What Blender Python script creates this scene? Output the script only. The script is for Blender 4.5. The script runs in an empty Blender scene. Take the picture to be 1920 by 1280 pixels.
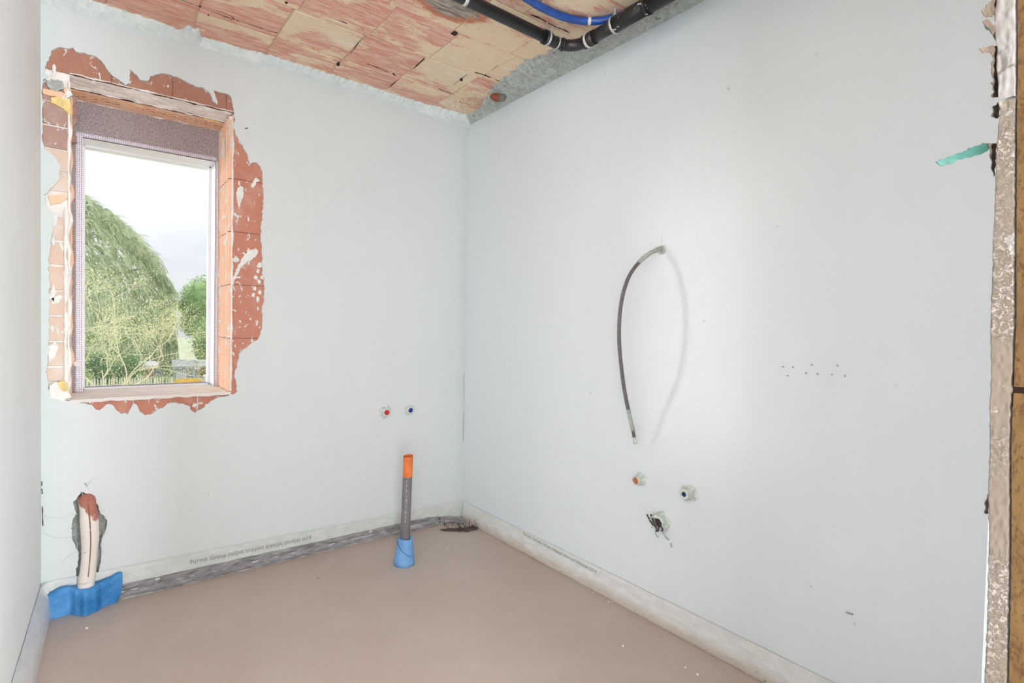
import bpy, bmesh, math, random
from math import sin, cos, pi, radians
from mathutils import Vector, Matrix, noise
from mathutils.geometry import tessellate_polygon
S = bpy.context.scene
COL = S.collection
random.seed(7)

# ------------------------------------------------------------------ camera
FPX, YAW, PITCH, ROLL = 1012.437, 0.659955, -0.0236993, 0.019864
CAM = Vector((-1.8388, -2.85, 1.2))
H, W = 2.4877, 2.0038           # ceiling height, room width
Fv = Vector((sin(YAW)*cos(PITCH), cos(YAW)*cos(PITCH), sin(PITCH)))
R0 = Vector((cos(YAW), -sin(YAW), 0)); U0 = R0.cross(Fv)
Rv = R0*cos(ROLL) + U0*sin(ROLL); Uv = -R0*sin(ROLL) + U0*cos(ROLL)
cam = bpy.data.cameras.new('camera'); co = bpy.data.objects.new('camera', cam); COL.objects.link(co)
cam.sensor_width = 36; cam.lens = FPX*36/1920; cam.clip_start = 0.02; cam.clip_end = 500
M = Matrix((Rv, Uv, -Fv)).transposed().to_4x4(); M.translation = CAM
co.matrix_world = M
S.camera = co

# ------------------------------------------------------------------ exposure, world, sun, big lamps
S.view_settings.view_transform = 'Standard'; S.view_settings.look = 'None'
S.view_settings.gamma = 1; S.view_settings.use_curve_mapping = False
S.view_settings.exposure = 0.0
WORLD_STRENGTH = 1.0
w = bpy.data.worlds.new('overcast_sky'); S.world = w; w.use_nodes = True
nt = w.node_tree; nt.nodes.clear()
def N(nt, typ, **kw):
    n = nt.nodes.new(typ)
    for k, v in kw.items():
        if k in n.inputs: n.inputs[k].default_value = v
        else: setattr(n, k, v)
    return n
tc = N(nt, 'ShaderNodeTexCoord'); mp = N(nt, 'ShaderNodeMapping'); mp.inputs['Scale'].default_value = (1.6, 1.6, 5.0); mp.inputs['Location'].default_value = (0.35, 0.1, 0.2)
nz = N(nt, 'ShaderNodeTexNoise', Scale=1.3, Detail=5.0, Roughness=0.5)
rp = N(nt, 'ShaderNodeValToRGB'); rp.color_ramp.elements[0].position = 0.36; rp.color_ramp.elements[1].position = 0.62
rp.color_ramp.elements[0].color = (0.70, 0.745, 0.87, 1); rp.color_ramp.elements[1].color = (0.97, 0.975, 1.0, 1)
bg = N(nt, 'ShaderNodeBackground', Strength=WORLD_STRENGTH); ow = N(nt, 'ShaderNodeOutputWorld')
L = nt.links.new
# an overcast sky grows brighter with height: (1 + 2 sin h) / 3 of the zenith
sx = N(nt, 'ShaderNodeSeparateXYZ'); L(tc.outputs['Generated'], sx.inputs[0])
mx0 = N(nt, 'ShaderNodeMath', operation='MAXIMUM'); mx0.inputs[1].default_value = 0.0; L(sx.outputs[2], mx0.inputs[0])
ma = N(nt, 'ShaderNodeMath', operation='MULTIPLY_ADD'); ma.inputs[1].default_value = 1.9; ma.inputs[2].default_value = 0.84; L(mx0.outputs[0], ma.inputs[0]); L(ma.outputs[0], bg.inputs[1])
L(tc.outputs['Generated'], mp.inputs[0]); L(mp.outputs[0], nz.inputs['Vector']); L(nz.outputs['Fac'], rp.inputs[0]); L(rp.outputs[0], bg.inputs[0]); L(bg.outputs[0], ow.inputs[0])

shadow_sun = bpy.data.lights.new('shadow_sun', 'SUN'); shadow_sun.energy = 2.8; shadow_sun.angle = radians(10.5); shadow_sun.color = (1.0, 0.97, 0.9)  # low sun added to throw the cable's shadow on the right wall
so = bpy.data.objects.new('shadow_sun', shadow_sun); COL.objects.link(so)
so.rotation_euler = Vector((1, -1.15, -0.10)).to_track_quat('-Z', 'Y').to_euler()

def big_lamp(name, loc, aim, sx_, sy_, energy, col):
    l = bpy.data.lights.new(name, 'AREA'); l.shape = 'RECTANGLE'; l.size = sx_; l.size_y = sy_; l.energy = energy; l.color = col
    o = bpy.data.objects.new(name, l); COL.objects.link(o); o.location = loc; o.rotation_euler = (Vector(aim)-Vector(loc)).to_track_quat('-Z', 'Y').to_euler()
# unseen fill lamps added behind the doorway to even out the room's light
big_lamp('hall_fill_left', (-3.7, -5.6, 1.4), (-.6, -1.4, 1.3), 2.2, 2.2, 190, (0.92, 0.975, 1.0))
big_lamp('hall_fill_centre', (-2.0, -5.4, 1.4), (-1.2, -1.0, 1.3), 1.8, 2.2, 90, (0.95, 0.98, 1.0))
big_lamp('hall_fill_right', (-.3, -5.5, 1.4), (-1.9, -1.0, 1.3), 1.8, 2.2, 640, (0.90, 0.97, 1.0))

# ------------------------------------------------------------------ helpers
def ray(px, py):
    return Fv + Rv*((px-960)/FPX) + Uv*((640-py)/FPX)
def hit(px, py, ax, v):          # a point of the photograph brought to a real plane of the room
    d = ray(px, py); t = (v-CAM[ax])/d[ax]; return CAM + d*t
def tag(o, label=None, cat=None, group=None, kind=None):
    if label: o['label'] = label
    if cat: o['category'] = cat
    if group: o['group'] = group
    if kind: o['kind'] = kind
    return o
def link(o, parent=None):
    COL.objects.link(o)
    if parent: o.parent = parent; o.matrix_parent_inverse = Matrix.Translation(-parent.location)
    return o
def empty(name, loc=(0, 0, 0)):
    o = bpy.data.objects.new(name, None); o.location = loc; o.empty_display_size = 0.05; COL.objects.link(o); return o
def mk(name, V, F, mat, parent=None, smooth=False):
    me = bpy.data.meshes.new(name); me.from_pydata([tuple(v) for v in V], [], F); me.update()
    bm = bmesh.new(); bm.from_mesh(me); bmesh.ops.recalc_face_normals(bm, faces=bm.faces); bm.to_mesh(me); bm.free()
    me.materials.append(mat)
    if smooth:
        for p in me.polygons: p.use_smooth = True
    return link(bpy.data.objects.new(name, me), parent)
class MB:
    def __init__(s): s.V = []; s.F = []
    def add(s, V, F):
        n = len(s.V); s.V += [Vector(v) for v in V]; s.F += [tuple(i+n for i in f) for f in F]
    def box(s, x0, x1, y0, y1, z0, z1):
        s.add([(x, y, z) for x in (x0, x1) for y in (y0, y1) for z in (z0, z1)],
              [(0, 1, 3, 2), (4, 6, 7, 5), (0, 4, 5, 1), (2, 3, 7, 6), (0, 2, 6, 4), (1, 5, 7, 3)])
    def tube(s, pts, rad, n=10, cap=True, jit=0, flat=None):
        pts = [Vector(p) for p in pts]; rings = []
        up = Vector((0, 0, 1))
        t0 = (pts[1]-pts[0]).normalized()
        if abs(t0.z) > .9: up = Vector((1, 0, 0))
        a = t0.cross(up).normalized()
        for i, p in enumerate(pts):
            t = (pts[min(i+1, len(pts)-1)]-pts[max(i-1, 0)]).normalized()
            a = (a - t*a.dot(t)).normalized(); b = t.cross(a)
            r = rad[i] if isinstance(rad, (list, tuple)) else rad
            ring = []
            for k in range(n):
                th = 2*pi*k/n; rr = r*(1+(noise.noise(p*90+Vector((cos(th), sin(th), 0))*2)*jit if jit else 0))
                ring.append(p + (a*cos(th)+b*sin(th))*rr)
            rings.append(ring)
        V = [v for r in rings for v in r]; F = []
        for i in range(len(pts)-1):
            for k in range(n):
                F.append((i*n+k, i*n+(k+1) % n, (i+1)*n+(k+1) % n, (i+1)*n+k))
        if cap: F.append(tuple(range(n))[::-1]); F.append(tuple(range((len(pts)-1)*n, len(pts)*n)))
        s.add(V, F)
    def build(s, name, mat, parent=None, smooth=False): return mk(name, s.V, s.F, mat, parent, smooth)
def smoothpath(pts, n=6):
    pts = [Vector(p) for p in pts]; P = [pts[0]]+pts+[pts[-1]]; out = []
    for i in range(1, len(P)-2):
        for k in range(n):
            t = k/n; a, b, c, d = P[i-1:i+3]
            out.append(0.5*((2*b)+(c-a)*t+(2*a-5*b+4*c-d)*t*t+(3*b-a-3*c+d)*t**3))
    return out+[pts[-1]]
def bevelled(name, x0, x1, y0, y1, z0, z1, mat, parent, b=.002, jit=0):
    bm = bmesh.new(); bmesh.ops.create_cube(bm, size=1)
    for v in bm.verts: v.co = Vector(((x0+x1)/2+v.co.x*(x1-x0)+random.uniform(-jit, jit), (y0+y1)/2+v.co.y*(y1-y0)+random.uniform(-jit, jit)*.4, (z0+z1)/2+v.co.z*(z1-z0)+random.uniform(-jit, jit)*.6))
    bmesh.ops.bevel(bm, geom=list(bm.edges), offset=b, segments=1, affect='EDGES')
    me = bpy.data.meshes.new(name); bm.to_mesh(me); bm.free(); me.materials.append(mat)
    return link(bpy.data.objects.new(name, me), parent)
def roughen(poly, step=.012, amp=.004, f=60):      # 2D outline -> finer ragged outline
    out = []
    n = len(poly)
    for i in range(n):
        a = Vector(poly[i]); b = Vector(poly[(i+1) % n]); L_ = (b-a).length; k = max(1, int(L_/step))
        nrm = Vector((-(b-a).y, (b-a).x)).normalized() if L_ > 0 else Vector((0, 0))
        for j in range(k):
            p = a+(b-a)*(j/k)
            out.append(p+nrm*amp*noise.noise(Vector((p.x*f, p.y*f, 3.3)))*1.6)
    return out
def prism(name, polys, y0, y1, mat, parent=None, plane='xz', front_only=False):
    """plate with holes: polys[0] outline, others holes, 2D; y0 front, y1 rear"""
    tri = tessellate_polygon([[Vector((p[0], p[1], 0)) for p in pl] for pl in polys])
    flat = [p for pl in polys for p in pl]; n = len(flat)
    def P(p, d):
        if plane == 'xz': return (p[0], d, p[1])
        if plane == 'yz': return (d, p[0], p[1])
        return (p[0], p[1], d)
    V = [P(p, y0) for p in flat]+[P(p, y1) for p in flat]
    F = [tuple(t) for t in tri]+[tuple(i+n for i in reversed(t)) for t in tri]
    o = 0
    for pl in polys:
        m = len(pl)
        for i in range(m): a = o+i; b = o+(i+1) % m; F.append((a, b, b+n, a+n))
        o += m
    return mk(name, V, F, mat, parent)

# ------------------------------------------------------------------ materials
class MT:
    def __init__(s, name, rough=.85):
        s.m = bpy.data.materials.new(name); s.m.use_nodes = True; s.nt = s.m.node_tree
        s.b = s.nt.nodes['Principled BSDF']; s.b.inputs['Roughness'].default_value = rough
        s.b.inputs['Specular IOR Level'].default_value = .3
        s.geo = N(s.nt, 'ShaderNodeNewGeometry'); s.obj = None; s.tcn = None; s.out = s.nt.nodes['Material Output']
    def L(s, a, b): s.nt.links.new(a, b)
    def vec(s, scale=(1, 1, 1), rnd=False, loc=(0, 0, 0)):
        m = N(s.nt, 'ShaderNodeMapping'); m.inputs['Scale'].default_value = scale; m.inputs['Location'].default_value = loc
        s.L(s.geo.outputs['Position'], m.inputs[0]); o = m.outputs[0]
        if rnd:
            oi = N(s.nt, 'ShaderNodeObjectInfo'); mu = N(s.nt, 'ShaderNodeMath', operation='MULTIPLY'); mu.inputs[1].default_value = 37.0
            s.L(oi.outputs['Random'], mu.inputs[0]); ad = N(s.nt, 'ShaderNodeVectorMath', operation='ADD')
            s.L(o, ad.inputs[0]); s.L(mu.outputs[0], ad.inputs[1]); o = ad.outputs[0]
        return o
    def noise(s, scale, detail=4, rough=.55, sc=(1, 1, 1), rnd=False, dist=0, loc=(0, 0, 0)):
        n = N(s.nt, 'ShaderNodeTexNoise', Scale=scale, Detail=detail, Roughness=rough, Distortion=dist)
        s.L(s.vec(sc, rnd, loc), n.inputs['Vector']); return n.outputs['Fac']
    def ramp(s, f, stops):
        r = N(s.nt, 'ShaderNodeValToRGB'); e = r.color_ramp.elements
        while len(e) < len(stops): e.new(.5)
        for i, (p, c) in enumerate(stops):
            e[i].position = p; e[i].color = (c, c, c, 1) if isinstance(c, (int, float)) else tuple(c)+(1,)
        s.L(f, r.inputs[0]); return r.outputs[0]
    def mix(s, f, a, b):
        m = N(s.nt, 'ShaderNodeMix', data_type='RGBA')
        for sock, v in ((m.inputs[0], f), (m.inputs[6], a), (m.inputs[7], b)):
            if hasattr(v, 'links'): s.L(v, sock)
            else: sock.default_value = v if isinstance(v, (int, float)) else tuple(v)+(1,)
        return m.outputs[2]
    def math(s, op, a, b=0.0, clamp=False):
        m = N(s.nt, 'ShaderNodeMath', operation=op); m.use_clamp = clamp
        for i, v in enumerate((a, b)):
            if hasattr(v, 'links'): s.L(v, m.inputs[i])
            else: m.inputs[i].default_value = v
        return m.outputs[0]
    def xyz(s):
        x = N(s.nt, 'ShaderNodeSeparateXYZ'); s.L(s.geo.outputs['Position'], x.inputs[0]); return x.outputs
    def color(s, c):
        if hasattr(c, 'links'): s.L(c, s.b.inputs['Base Color'])
        else: s.b.inputs['Base Color'].default_value = tuple(c)+(1,)
        return s
    def bump(s, h, strength=.3, dist=.002):
        b = N(s.nt, 'ShaderNodeBump', Strength=strength, Distance=dist)
        prev = s.b.inputs['Normal'].links
        if prev: s.L(prev[0].from_socket, b.inputs['Normal'])
        s.L(h, b.inputs['Height']); s.L(b.outputs[0], s.b.inputs['Normal']); return s
def plain(name, c, rough=.7, var=.12, sc=30, metal=0, bump=0, bd=.001, spec=.3):
    m = MT(name, rough); n = m.noise(sc, 5)
    m.color(m.mix(m.ramp(n, [(.35, 0), (.65, 1)]), [x*(1-var) for x in c], [min(1, x*(1+var)) for x in c]))
    m.b.inputs['Metallic'].default_value = metal; m.b.inputs['Specular IOR Level'].default_value = spec
    if bump: m.bump(m.noise(sc*3, 4), bump, bd)
    return m.m

def wall_mat(name, base, side):
    m = MT(name, .62); X = m.xyz()
    big = m.noise(1.3, 4, .5); mid = m.noise(7, 5, .6, (1, 1, .35))
    c = m.mix(m.ramp(big, [(.3, 0), (.7, 1)]), [base[0]*.965, base[1]*.985, base[2]*.98], base)
    c = m.mix(m.math('MULTIPLY', m.ramp(mid, [(.42, 0), (.75, 1)]), .35), c, [base[0]*.93, base[1]*.955, base[2]*.94])
    # unbrushed green-grey skim near the ceiling and the corner
    top = m.math('SUBTRACT', X[2], H-.10); top = m.math('MULTIPLY', top, 9.0)
    if side == 'back':
        cor = m.math('MULTIPLY', m.math('ADD', X[0], .07), 14.0); top = m.math('MAXIMUM', top, cor)
        cl = m.math('MULTIPLY', m.math('SUBTRACT', -1.93, X[0]), 14.0); top = m.math('MAXIMUM', top, cl)
    top = m.math('ADD', top, m.math('MULTIPLY', m.math('SUBTRACT', m.noise(9, 5), .5), 1.6), True)
    c = m.mix(m.math('MULTIPLY', top, .75, True), c, (base[0]*.86, base[1]*.945, base[2]*.91))
    sp = m.noise(26, 3, .5); sp = m.ramp(sp, [(.735, 0), (.76, 1)])
    c = m.mix(m.math('MULTIPLY', sp, .5), c, (.42, .46, .44))
    m.color(c)
    m.bump(m.noise(4.5, 3, .5), .35, .012)
    m.bump(m.noise(60, 4, .6, (1, 1, .14)), .30, .0016)
    m.bump(m.noise(16, 4, .55, (1, 1, .5), dist=1.5), .32, .003)
    return m.m
M_back = wall_mat('back_wall_skim', (.68, .705, .71), 'back')  # same skim as the right wall; base lowered to balance the lamp light
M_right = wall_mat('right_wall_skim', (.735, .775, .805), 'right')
M_left = wall_mat('left_wall_skim', (.86, .87, .885), 'left')  # same skim, base lightened to stand in for brighter light on this wall
def rough_plaster():
    m = MT('rough_plaster', .95); n = m.noise(34, 7, .75)
    c = m.mix(m.ramp(n, [(.40, 0), (.58, 1)]), (.68, .74, .69), (.94, .97, .94))
    c = m.mix(m.math('MULTIPLY', m.ramp(m.noise(3, 3), [(.5, 0), (.6, 1)]), .5), c, (.66, .60, .53))
    pit = m.ramp(m.noise(30, 6, .75, dist=1.6), [(.365, 1), (.415, 0)])
    c = m.mix(m.math('MULTIPLY', pit, .8), c, (.16, .18, .16)); m.color(c)
    m.bump(m.noise(34, 7, .75), 1.0, .03); m.bump(pit, -.5, .004); return m.m
M_rough = rough_plaster()
def lip_mat():
    m = MT('plaster_lip', .9); n = m.noise(20, 6, .65)
    c = m.mix(m.ramp(n, [(.35, 0), (.65, 1)]), (.66, .72, .70), (.80, .84, .83))
    pit = m.ramp(m.noise(16, 5, .7, (1, 2, 2), dist=.8), [(.27, 1), (.33, 0)])
    c = m.mix(m.math('MULTIPLY', pit, .8), c, (.2, .24, .22)); m.color(c)
    m.bump(m.noise(40, 6, .7), .8, .006); return m.m
M_lip = lip_mat()
def ceiling_clay():
    m = MT('ceiling_clay', .9); X = m.xyz()
    n1 = m.noise(2.7, 8, .60, (1.0, 2.3, 1), rnd=True, dist=.2)
    # mortar film is thicker towards the pipe corner
    bias = m.math('MULTIPLY', m.math('ADD', X[0], .75), .07)
    oi = N(m.nt, 'ShaderNodeObjectInfo'); tl = m.math('MULTIPLY', m.math('SUBTRACT', oi.outputs['Random'], .5), .12)
    fine = m.math('MULTIPLY', m.math('SUBTRACT', m.noise(26, 6, .75, (1.0, 5.0, 1)), .5), .30)
    f = m.math('ADD', m.math('ADD', m.math('SUBTRACT', n1, bias), tl), fine)
    clay = m.ramp(f, [(.50, 0), (.535, 1)])
    cc = m.mix(m.noise(3.2, 5, .6, (1, 3, 1), rnd=True), (.62, .22, .13), (.76, .42, .34))
    wash = m.ramp(m.noise(9, 8, .75, (1, 7, 1), rnd=True), [(.44, 0), (.60, 1)])
    cc = m.mix(m.math('MULTIPLY', wash, .62), cc, (.86, .68, .57))
    mo = m.mix(m.noise(4, 6, .6, (1, 2, 1)), (.74, .56, .38), (.88, .74, .55))
    warm = m.ramp(m.noise(1.7, 3, .5, (1, 2, 1)), [(.4, 0), (.65, 1)])
    mo = m.mix(m.math('MULTIPLY', warm, .45), mo, (.86, .62, .40))
    white = m.ramp(m.noise(5, 7, .65, (1, 3, 1), loc=(4, 2, 0)), [(.56, 0), (.68, 1)])
    mo = m.mix(m.math('MULTIPLY', white, .7), mo, (.90, .84, .75))
    c = m.mix(clay, mo, cc)
    # smoke-grey patch on one tile
    dx = m.math('SUBTRACT', X[0], -.70); dy = m.math('SUBTRACT', X[1], -.965)
    d = m.math('SQRT', m.math('ADD', m.math('POWER', m.math('MULTIPLY', dx, 6.5), 2), m.math('POWER', m.math('MULTIPLY', dy, 9.5), 2)))
    d = m.math('ADD', d, m.math('MULTIPLY', m.math('SUBTRACT', m.noise(8, 5, .6, (1, 4, 1)), .5), .9))
    red = m.ramp(m.math('MULTIPLY', d, .5), [(.50, 1), (.60, 0)])
    c = m.mix(red, c, (.58, .22, .13))
    gm = m.ramp(m.math('MULTIPLY', d, .5), [(.34, 1), (.46, 0)])
    c = m.mix(gm, c, m.mix(m.ramp(m.noise(12, 5, .6, (1, 5, 1)), [(.45, 0), (.6, 1)]), (.24, .20, .175), (.50, .42, .36)))
    dk = m.ramp(m.noise(20, 6, .8, (1, 3.2, 1)), [(.31, 1), (.385, 0)])
    c = m.mix(m.math('MULTIPLY', dk, .7), c, (.30, .17, .11))
    m.color(c); m.bump(clay, -.55, .003); m.bump(m.noise(45, 6, .7, (1, 2.5, 1)), .6, .003); return m.m
M_clay = ceiling_clay()
def mortar():
    m = MT('ceiling_mortar', .95)
    m.color(m.mix(m.noise(8, 6), (.52, .37, .24), (.76, .60, .42))); m.bump(m.noise(50, 5), .8, .004); return m.m
M_mortar = mortar()
M_dark = plain('dark_void', (.035, .018, .012), .95, .4, 40)
def red_brick(name, a, b, fleck=.60, dusty=(.78, .66, .58), dust=.25, rib=0):
    m = MT(name, .85)
    c = m.mix(m.noise(7, 5, .6), a, b)
    d = m.ramp(m.noise(9, 6, .65), [(.5, 0), (.7, 1)]); c = m.mix(m.math('MULTIPLY', d, dust), c, dusty)
    fl = m.ramp(m.noise(38, 4, .6, (1, 1, .6), dist=.7), [(fleck+.02, 0), (fleck+.05, 1)])
    big = m.ramp(m.noise(11, 4, .6, dist=1.0), [(fleck+.05, 0), (fleck+.075, 1)])
    fl = m.math('MAXIMUM', fl, big)
    c = m.mix(fl, c, (.82, .83, .80)); m.color(c)
    m.bump(fl, .5, .002); m.bump(m.noise(60, 5, .6), .35, .0015)
    return m.m
M_rbrick = red_brick('red_block', (.50, .19, .13), (.60, .28, .20))
M_lintel = red_brick('brown_red_lintel', (.38, .17, .12), (.47, .24, .17), .60, (.55, .36, .22), .5)
M_lbrick = red_brick('dusty_brick', (.70, .50, .40), (.74, .60, .50), .60, (.85, .80, .76), .5)
M_pbrick = red_brick('purple_brown_brick', (.36, .215, .185), (.52, .35, .30), .62, (.62, .50, .45), .5)
M_orange = red_brick('orange_hollow_clay', (.92, .47, .28), (.95, .66, .48), .59, (.9, .72, .6), .45)
M_whitemort = plain('white_mortar', (.88, .83, .79), .95, .08, 18, bump=.8, bd=.006)
M_pinkmort = plain('pink_lintel_mortar', (.93, .84, .80), .95, .12, 14, bump=.8, bd=.005)
def sillm():
    m = MT('crumbly_sill_mortar', .95); c = m.mix(m.noise(9, 5), (.80, .77, .73), (.88, .86, .84))
    sp = m.ramp(m.noise(30, 5, .7, (1, 2, 1)), [(.60, 0), (.66, 1)]); c = m.mix(m.math('MULTIPLY', sp, .6), c, (.75, .45, .25))
    m.color(c); m.bump(m.noise(35, 5), .8, .006); return m.m
M_sill = sillm()
M_foamy = plain('yellow_pu_foam', (.86, .66, .28), .9, .15, 35, bump=.8, bd=.005)
def board():
    m = MT('speckled_fibre_board', .8); n = m.noise(170, 3, .7); c = m.mix(m.ramp(n, [(.4, 0), (.62, 1)]), (.235, .20, .205), (.48, .41, .415))
    c = m.mix(m.math('MULTIPLY', m.ramp(m.noise(3, 3), [(.4, 0), (.7, 1)]), .3), c, (.50, .42, .42)); m.color(c); m.bump(n, .3, .001); return m.m
M_board = board()
M_bead = plain('galvanised_bead', (.74, .70, .80), .45, .06, 40, metal=.2)
M_pvc = plain('white_pvc', (.88, .87, .90), .35, .02, 5, spec=.5)
M_gasket = plain('grey_gasket', (.30, .29, .42), .5)
def glass():
    m = bpy.data.materials.new('window_glass'); m.use_nodes = True; nt = m.node_tree; nt.nodes.clear()
    o = N(nt, 'ShaderNodeOutputMaterial'); t = N(nt, 'ShaderNodeBsdfTransparent'); t.inputs[0].default_value = (.97, .98, .98, 1)
    g = N(nt, 'ShaderNodeBsdfGlossy'); g.inputs['Roughness'].default_value = .45; fr = N(nt, 'ShaderNodeFresnel', IOR=1.3)
    mx = N(nt, 'ShaderNodeMixShader'); nt.links.new(fr.outputs[0], mx.inputs[0]); nt.links.new(t.outputs[0], mx.inputs[1]); nt.links.new(g.outputs[0], mx.inputs[2]); nt.links.new(mx.outputs[0], o.inputs[0]); return m
M_glass = glass()
def floor_m():
    m = MT('screed_floor', .55); c = m.mix(m.ramp(m.noise(1.6, 5, .55), [(.3, 0), (.7, 1)]), (.49, .40, .345), (.56, .475, .42))
    c = m.mix(m.math('MULTIPLY', m.ramp(m.noise(5, 6, .6), [(.5, 0), (.75, 1)]), .4), c, (.58, .50, .45))
    c = m.mix(m.math('MULTIPLY', m.ramp(m.noise(90, 3, .7), [(.62, 0), (.7, 1)]), .35), c, (.36, .28, .23)); m.color(c)
    m.b.inputs['Roughness'].default_value = .5; m.bump(m.noise(70, 4), .12, .001); m.bump(m.noise(3, 3), .1, .006); return m.m
M_floor = floor_m()
def film(name, c, tr=.35, al=.85, dirt=None):
    m = MT(name, .35); X = m.xyz()
    base = m.mix(m.ramp(m.noise(14, 5, .6, (1, 1, 3)), [(.4, 0), (.65, 1)]), [v*.88 for v in c], c)
    if dirt:
        f = m.math('SUBTRACT', .055, X[2]); f = m.math('MULTIPLY', f, 28.0); f = m.math('ADD', f, m.math('MULTIPLY', m.math('SUBTRACT', m.noise(12, 6, .7, (1, 1, 3)), .5), 2.0), True)
        base = m.mix(m.math('MULTIPLY', f, .8), base, dirt)
        dd = m.ramp(m.noise(30, 5, .7, (1, 1, 3)), [(.62, 0), (.68, 1)]); base = m.mix(m.math('MULTIPLY', dd, f), base, (.16, .14, .12))
    m.color(base); m.bump(m.noise(22, 5, .6, (1, 1, 3)), .6, .005); m.b.inputs['Specular IOR Level'].default_value = .5
    t = N(m.nt, 'ShaderNodeBsdfTransparent'); mx = N(m.nt, 'ShaderNodeMixShader'); mx.inputs[0].default_value = al
    m.L(t.outputs[0], mx.inputs[1]); m.L(m.b.outputs[0], mx.inputs[2]); m.L(mx.outputs[0], m.out.inputs[0]); return m.m
M_film = film('milky_film', (.74, .76, .73), al=.85)
M_film2 = film('milky_film_dusty', (.80, .81, .79), al=.92, dirt=(.60, .50, .42))
M_film3 = film('grey_film', (.80, .81, .83), al=.9)
def gfoam():
    m = MT('grey_edge_foam', .6); n = m.noise(16, 6, .65, (1, 1, 4), dist=.6); c = m.mix(m.ramp(n, [(.35, 0), (.65, 1)]), (.20, .19, .20), (.42, .405, .41))
    hl = m.ramp(m.noise(24, 6, .7, (1, 1, 6)), [(.58, 0), (.66, 1)]); c = m.mix(m.math('MULTIPLY', hl, .5), c, (.6, .6, .6)); m.color(c); m.bump(n, 1.0, .01); return m.m
M_gfoam = gfoam()
def bfoam(name, a, b):
    m = MT(name, .6); n = m.noise(9, 5, .6); c = m.mix(m.ramp(n, [(.35, 0), (.65, 1)]), a, b)
    c = m.mix(m.math('MULTIPLY', m.ramp(m.noise(140, 3, .7), [(.5, 0), (.7, 1)]), .15), c, (.4, .56, .8)); m.color(c); m.bump(m.noise(80, 4), .4, .002)
    m.b.inputs['Subsurface Weight'].default_value = 0
    return m.m
M_bfoam = bfoam('blue_foam_dark', (.02, .17, .44), (.10, .32, .66))
M_bfoam2 = bfoam('blue_foam_light', (.13, .30, .58), (.22, .44, .76))
M_graypipe = plain('grey_pvc_pipe', (.19, .175, .185), .45, .12, 25)
M_orangecap = plain('orange_pipe_end', (.72, .19, .05), .5, .15, 25)
M_cream = plain('cream_coated_pipe', (.80, .70, .62), .8, .06, 25, bump=.4, bd=.002)
def conduit():
    m = MT('cream_and_red_pipe', .75); X = m.xyz()
    f = m.math('MULTIPLY', m.math('SUBTRACT', X[2], .402), 22.0); f = m.math('ADD', f, m.math('MULTIPLY', m.math('SUBTRACT', m.noise(22, 4), .5), 2.2))
    f = m.math('ADD', f, m.math('MULTIPLY', m.math('ADD', X[0], 1.862), 26.0), True)
    c = m.mix(m.noise(14, 4), (.74, .66, .60), (.82, .76, .70)); f = m.ramp(f, [(.3, 0), (.5, 1)])
    c = m.mix(f, c, m.mix(m.noise(40, 4), (.36, .12, .08), (.50, .22, .17)))
    sp = m.ramp(m.noise(30, 4), [(.68, 0), (.73, 1)]); c = m.mix(sp, c, (.46, .40, .30)); m.color(c); m.bump(m.noise(50, 4), .4, .002); return m.m
M_conduit = conduit()
M_seam = plain('brown_seam', (.32, .13, .09), .8)
def black_pipe():
    m = MT('black_drain_pipe', .38); c = m.mix(m.noise(14, 4), (.012, .012, .013), (.035, .033, .033))
    m.color(c); m.b.inputs['Specular IOR Level'].default_value = .5; return m.m
M_black = black_pipe()
def black_splat():
    m = MT('black_pipe_plaster_splashed', .45); X = m.xyz()
    sp = m.ramp(m.noise(42, 4, .6, (1, .6, 1), dist=1.0), [(.60, 0), (.63, 1)])
    c = m.mix(sp, (.022, .022, .023), (.80, .78, .73)); m.color(c); m.bump(sp, .6, .003); return m.m
M_blacksp = black_splat()
M_clamp = plain('zinc_clamp', (.62, .62, .60), .4, .1, 40, metal=.5)
M_bluecond = plain('blue_film_conduit', (.012, .07, .33), .3, .25, 45, spec=.6, bump=.5, bd=.003)
M_tape = plain('white_tape', (.72, .68, .62), .6)
M_red = plain('red_plug', (.55, .02, .025), .4, .1, 60, spec=.5)
M_blue = plain('blue_plug', (.015, .035, .26), .4, .1, 60, spec=.5)
M_dblue = plain('dark_blue_plug', (.008, .035, .13), .4, .1, 60, spec=.5)
M_orplug = plain('rust_orange_plug', (.45, .17, .09), .6, .15, 90)
M_blob = plain('plaster_collar', (.64, .685, .64), .9, .16, 60, bump=.9, bd=.004)
M_smear = plain('white_plaster_smear', (.80, .80, .77), .95, .07, 50, bump=.5, bd=.002)
M_blobd = plain('dark_plastic_rag', (.07, .055, .06), .5, .3, 60)
M_cable = plain('grey_cable', (.135, .12, .125), .5, .2, 60)
M_cablep = plain('plaster_coated_cable', (.38, .415, .38), .9, .12, 90, bump=.6, bd=.002)
M_ink = plain('grey_print', (.24, .24, .25), .8)
M_ink2 = plain('white_print', (.62, .62, .64), .8)
def gyps():
    m = MT('plasterboard_edge', .95); c = m.mix(m.noise(80, 6, .65), (.155, .125, .10), (.20, .17, .14))
    cr = m.ramp(m.noise(330, 5, .75, dist=.6), [(.46, 0), (.54, 1)]); zone = m.ramp(m.noise(16, 3, .6, (1, 1, .7)), [(.44, 0), (.56, 1)])
    c = m.mix(m.math('MULTIPLY', m.math('MULTIPLY', cr, zone), .85), c, (.33, .295, .265))
    wh = m.ramp(m.noise(40, 7, .7), [(.62, 0), (.65, 1)]); c = m.mix(m.math('MULTIPLY', wh, .6), c, (.38, .365, .345))
    d = m.ramp(m.noise(140, 2, .5), [(.24, 1), (.27, 0)]); c = m.mix(d, c, (.2, .15, .12)); m.color(c); m.bump(m.math('MULTIPLY', cr, zone), .7, .0012); m.bump(m.noise(90, 5), .4, .0015); return m.m
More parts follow.
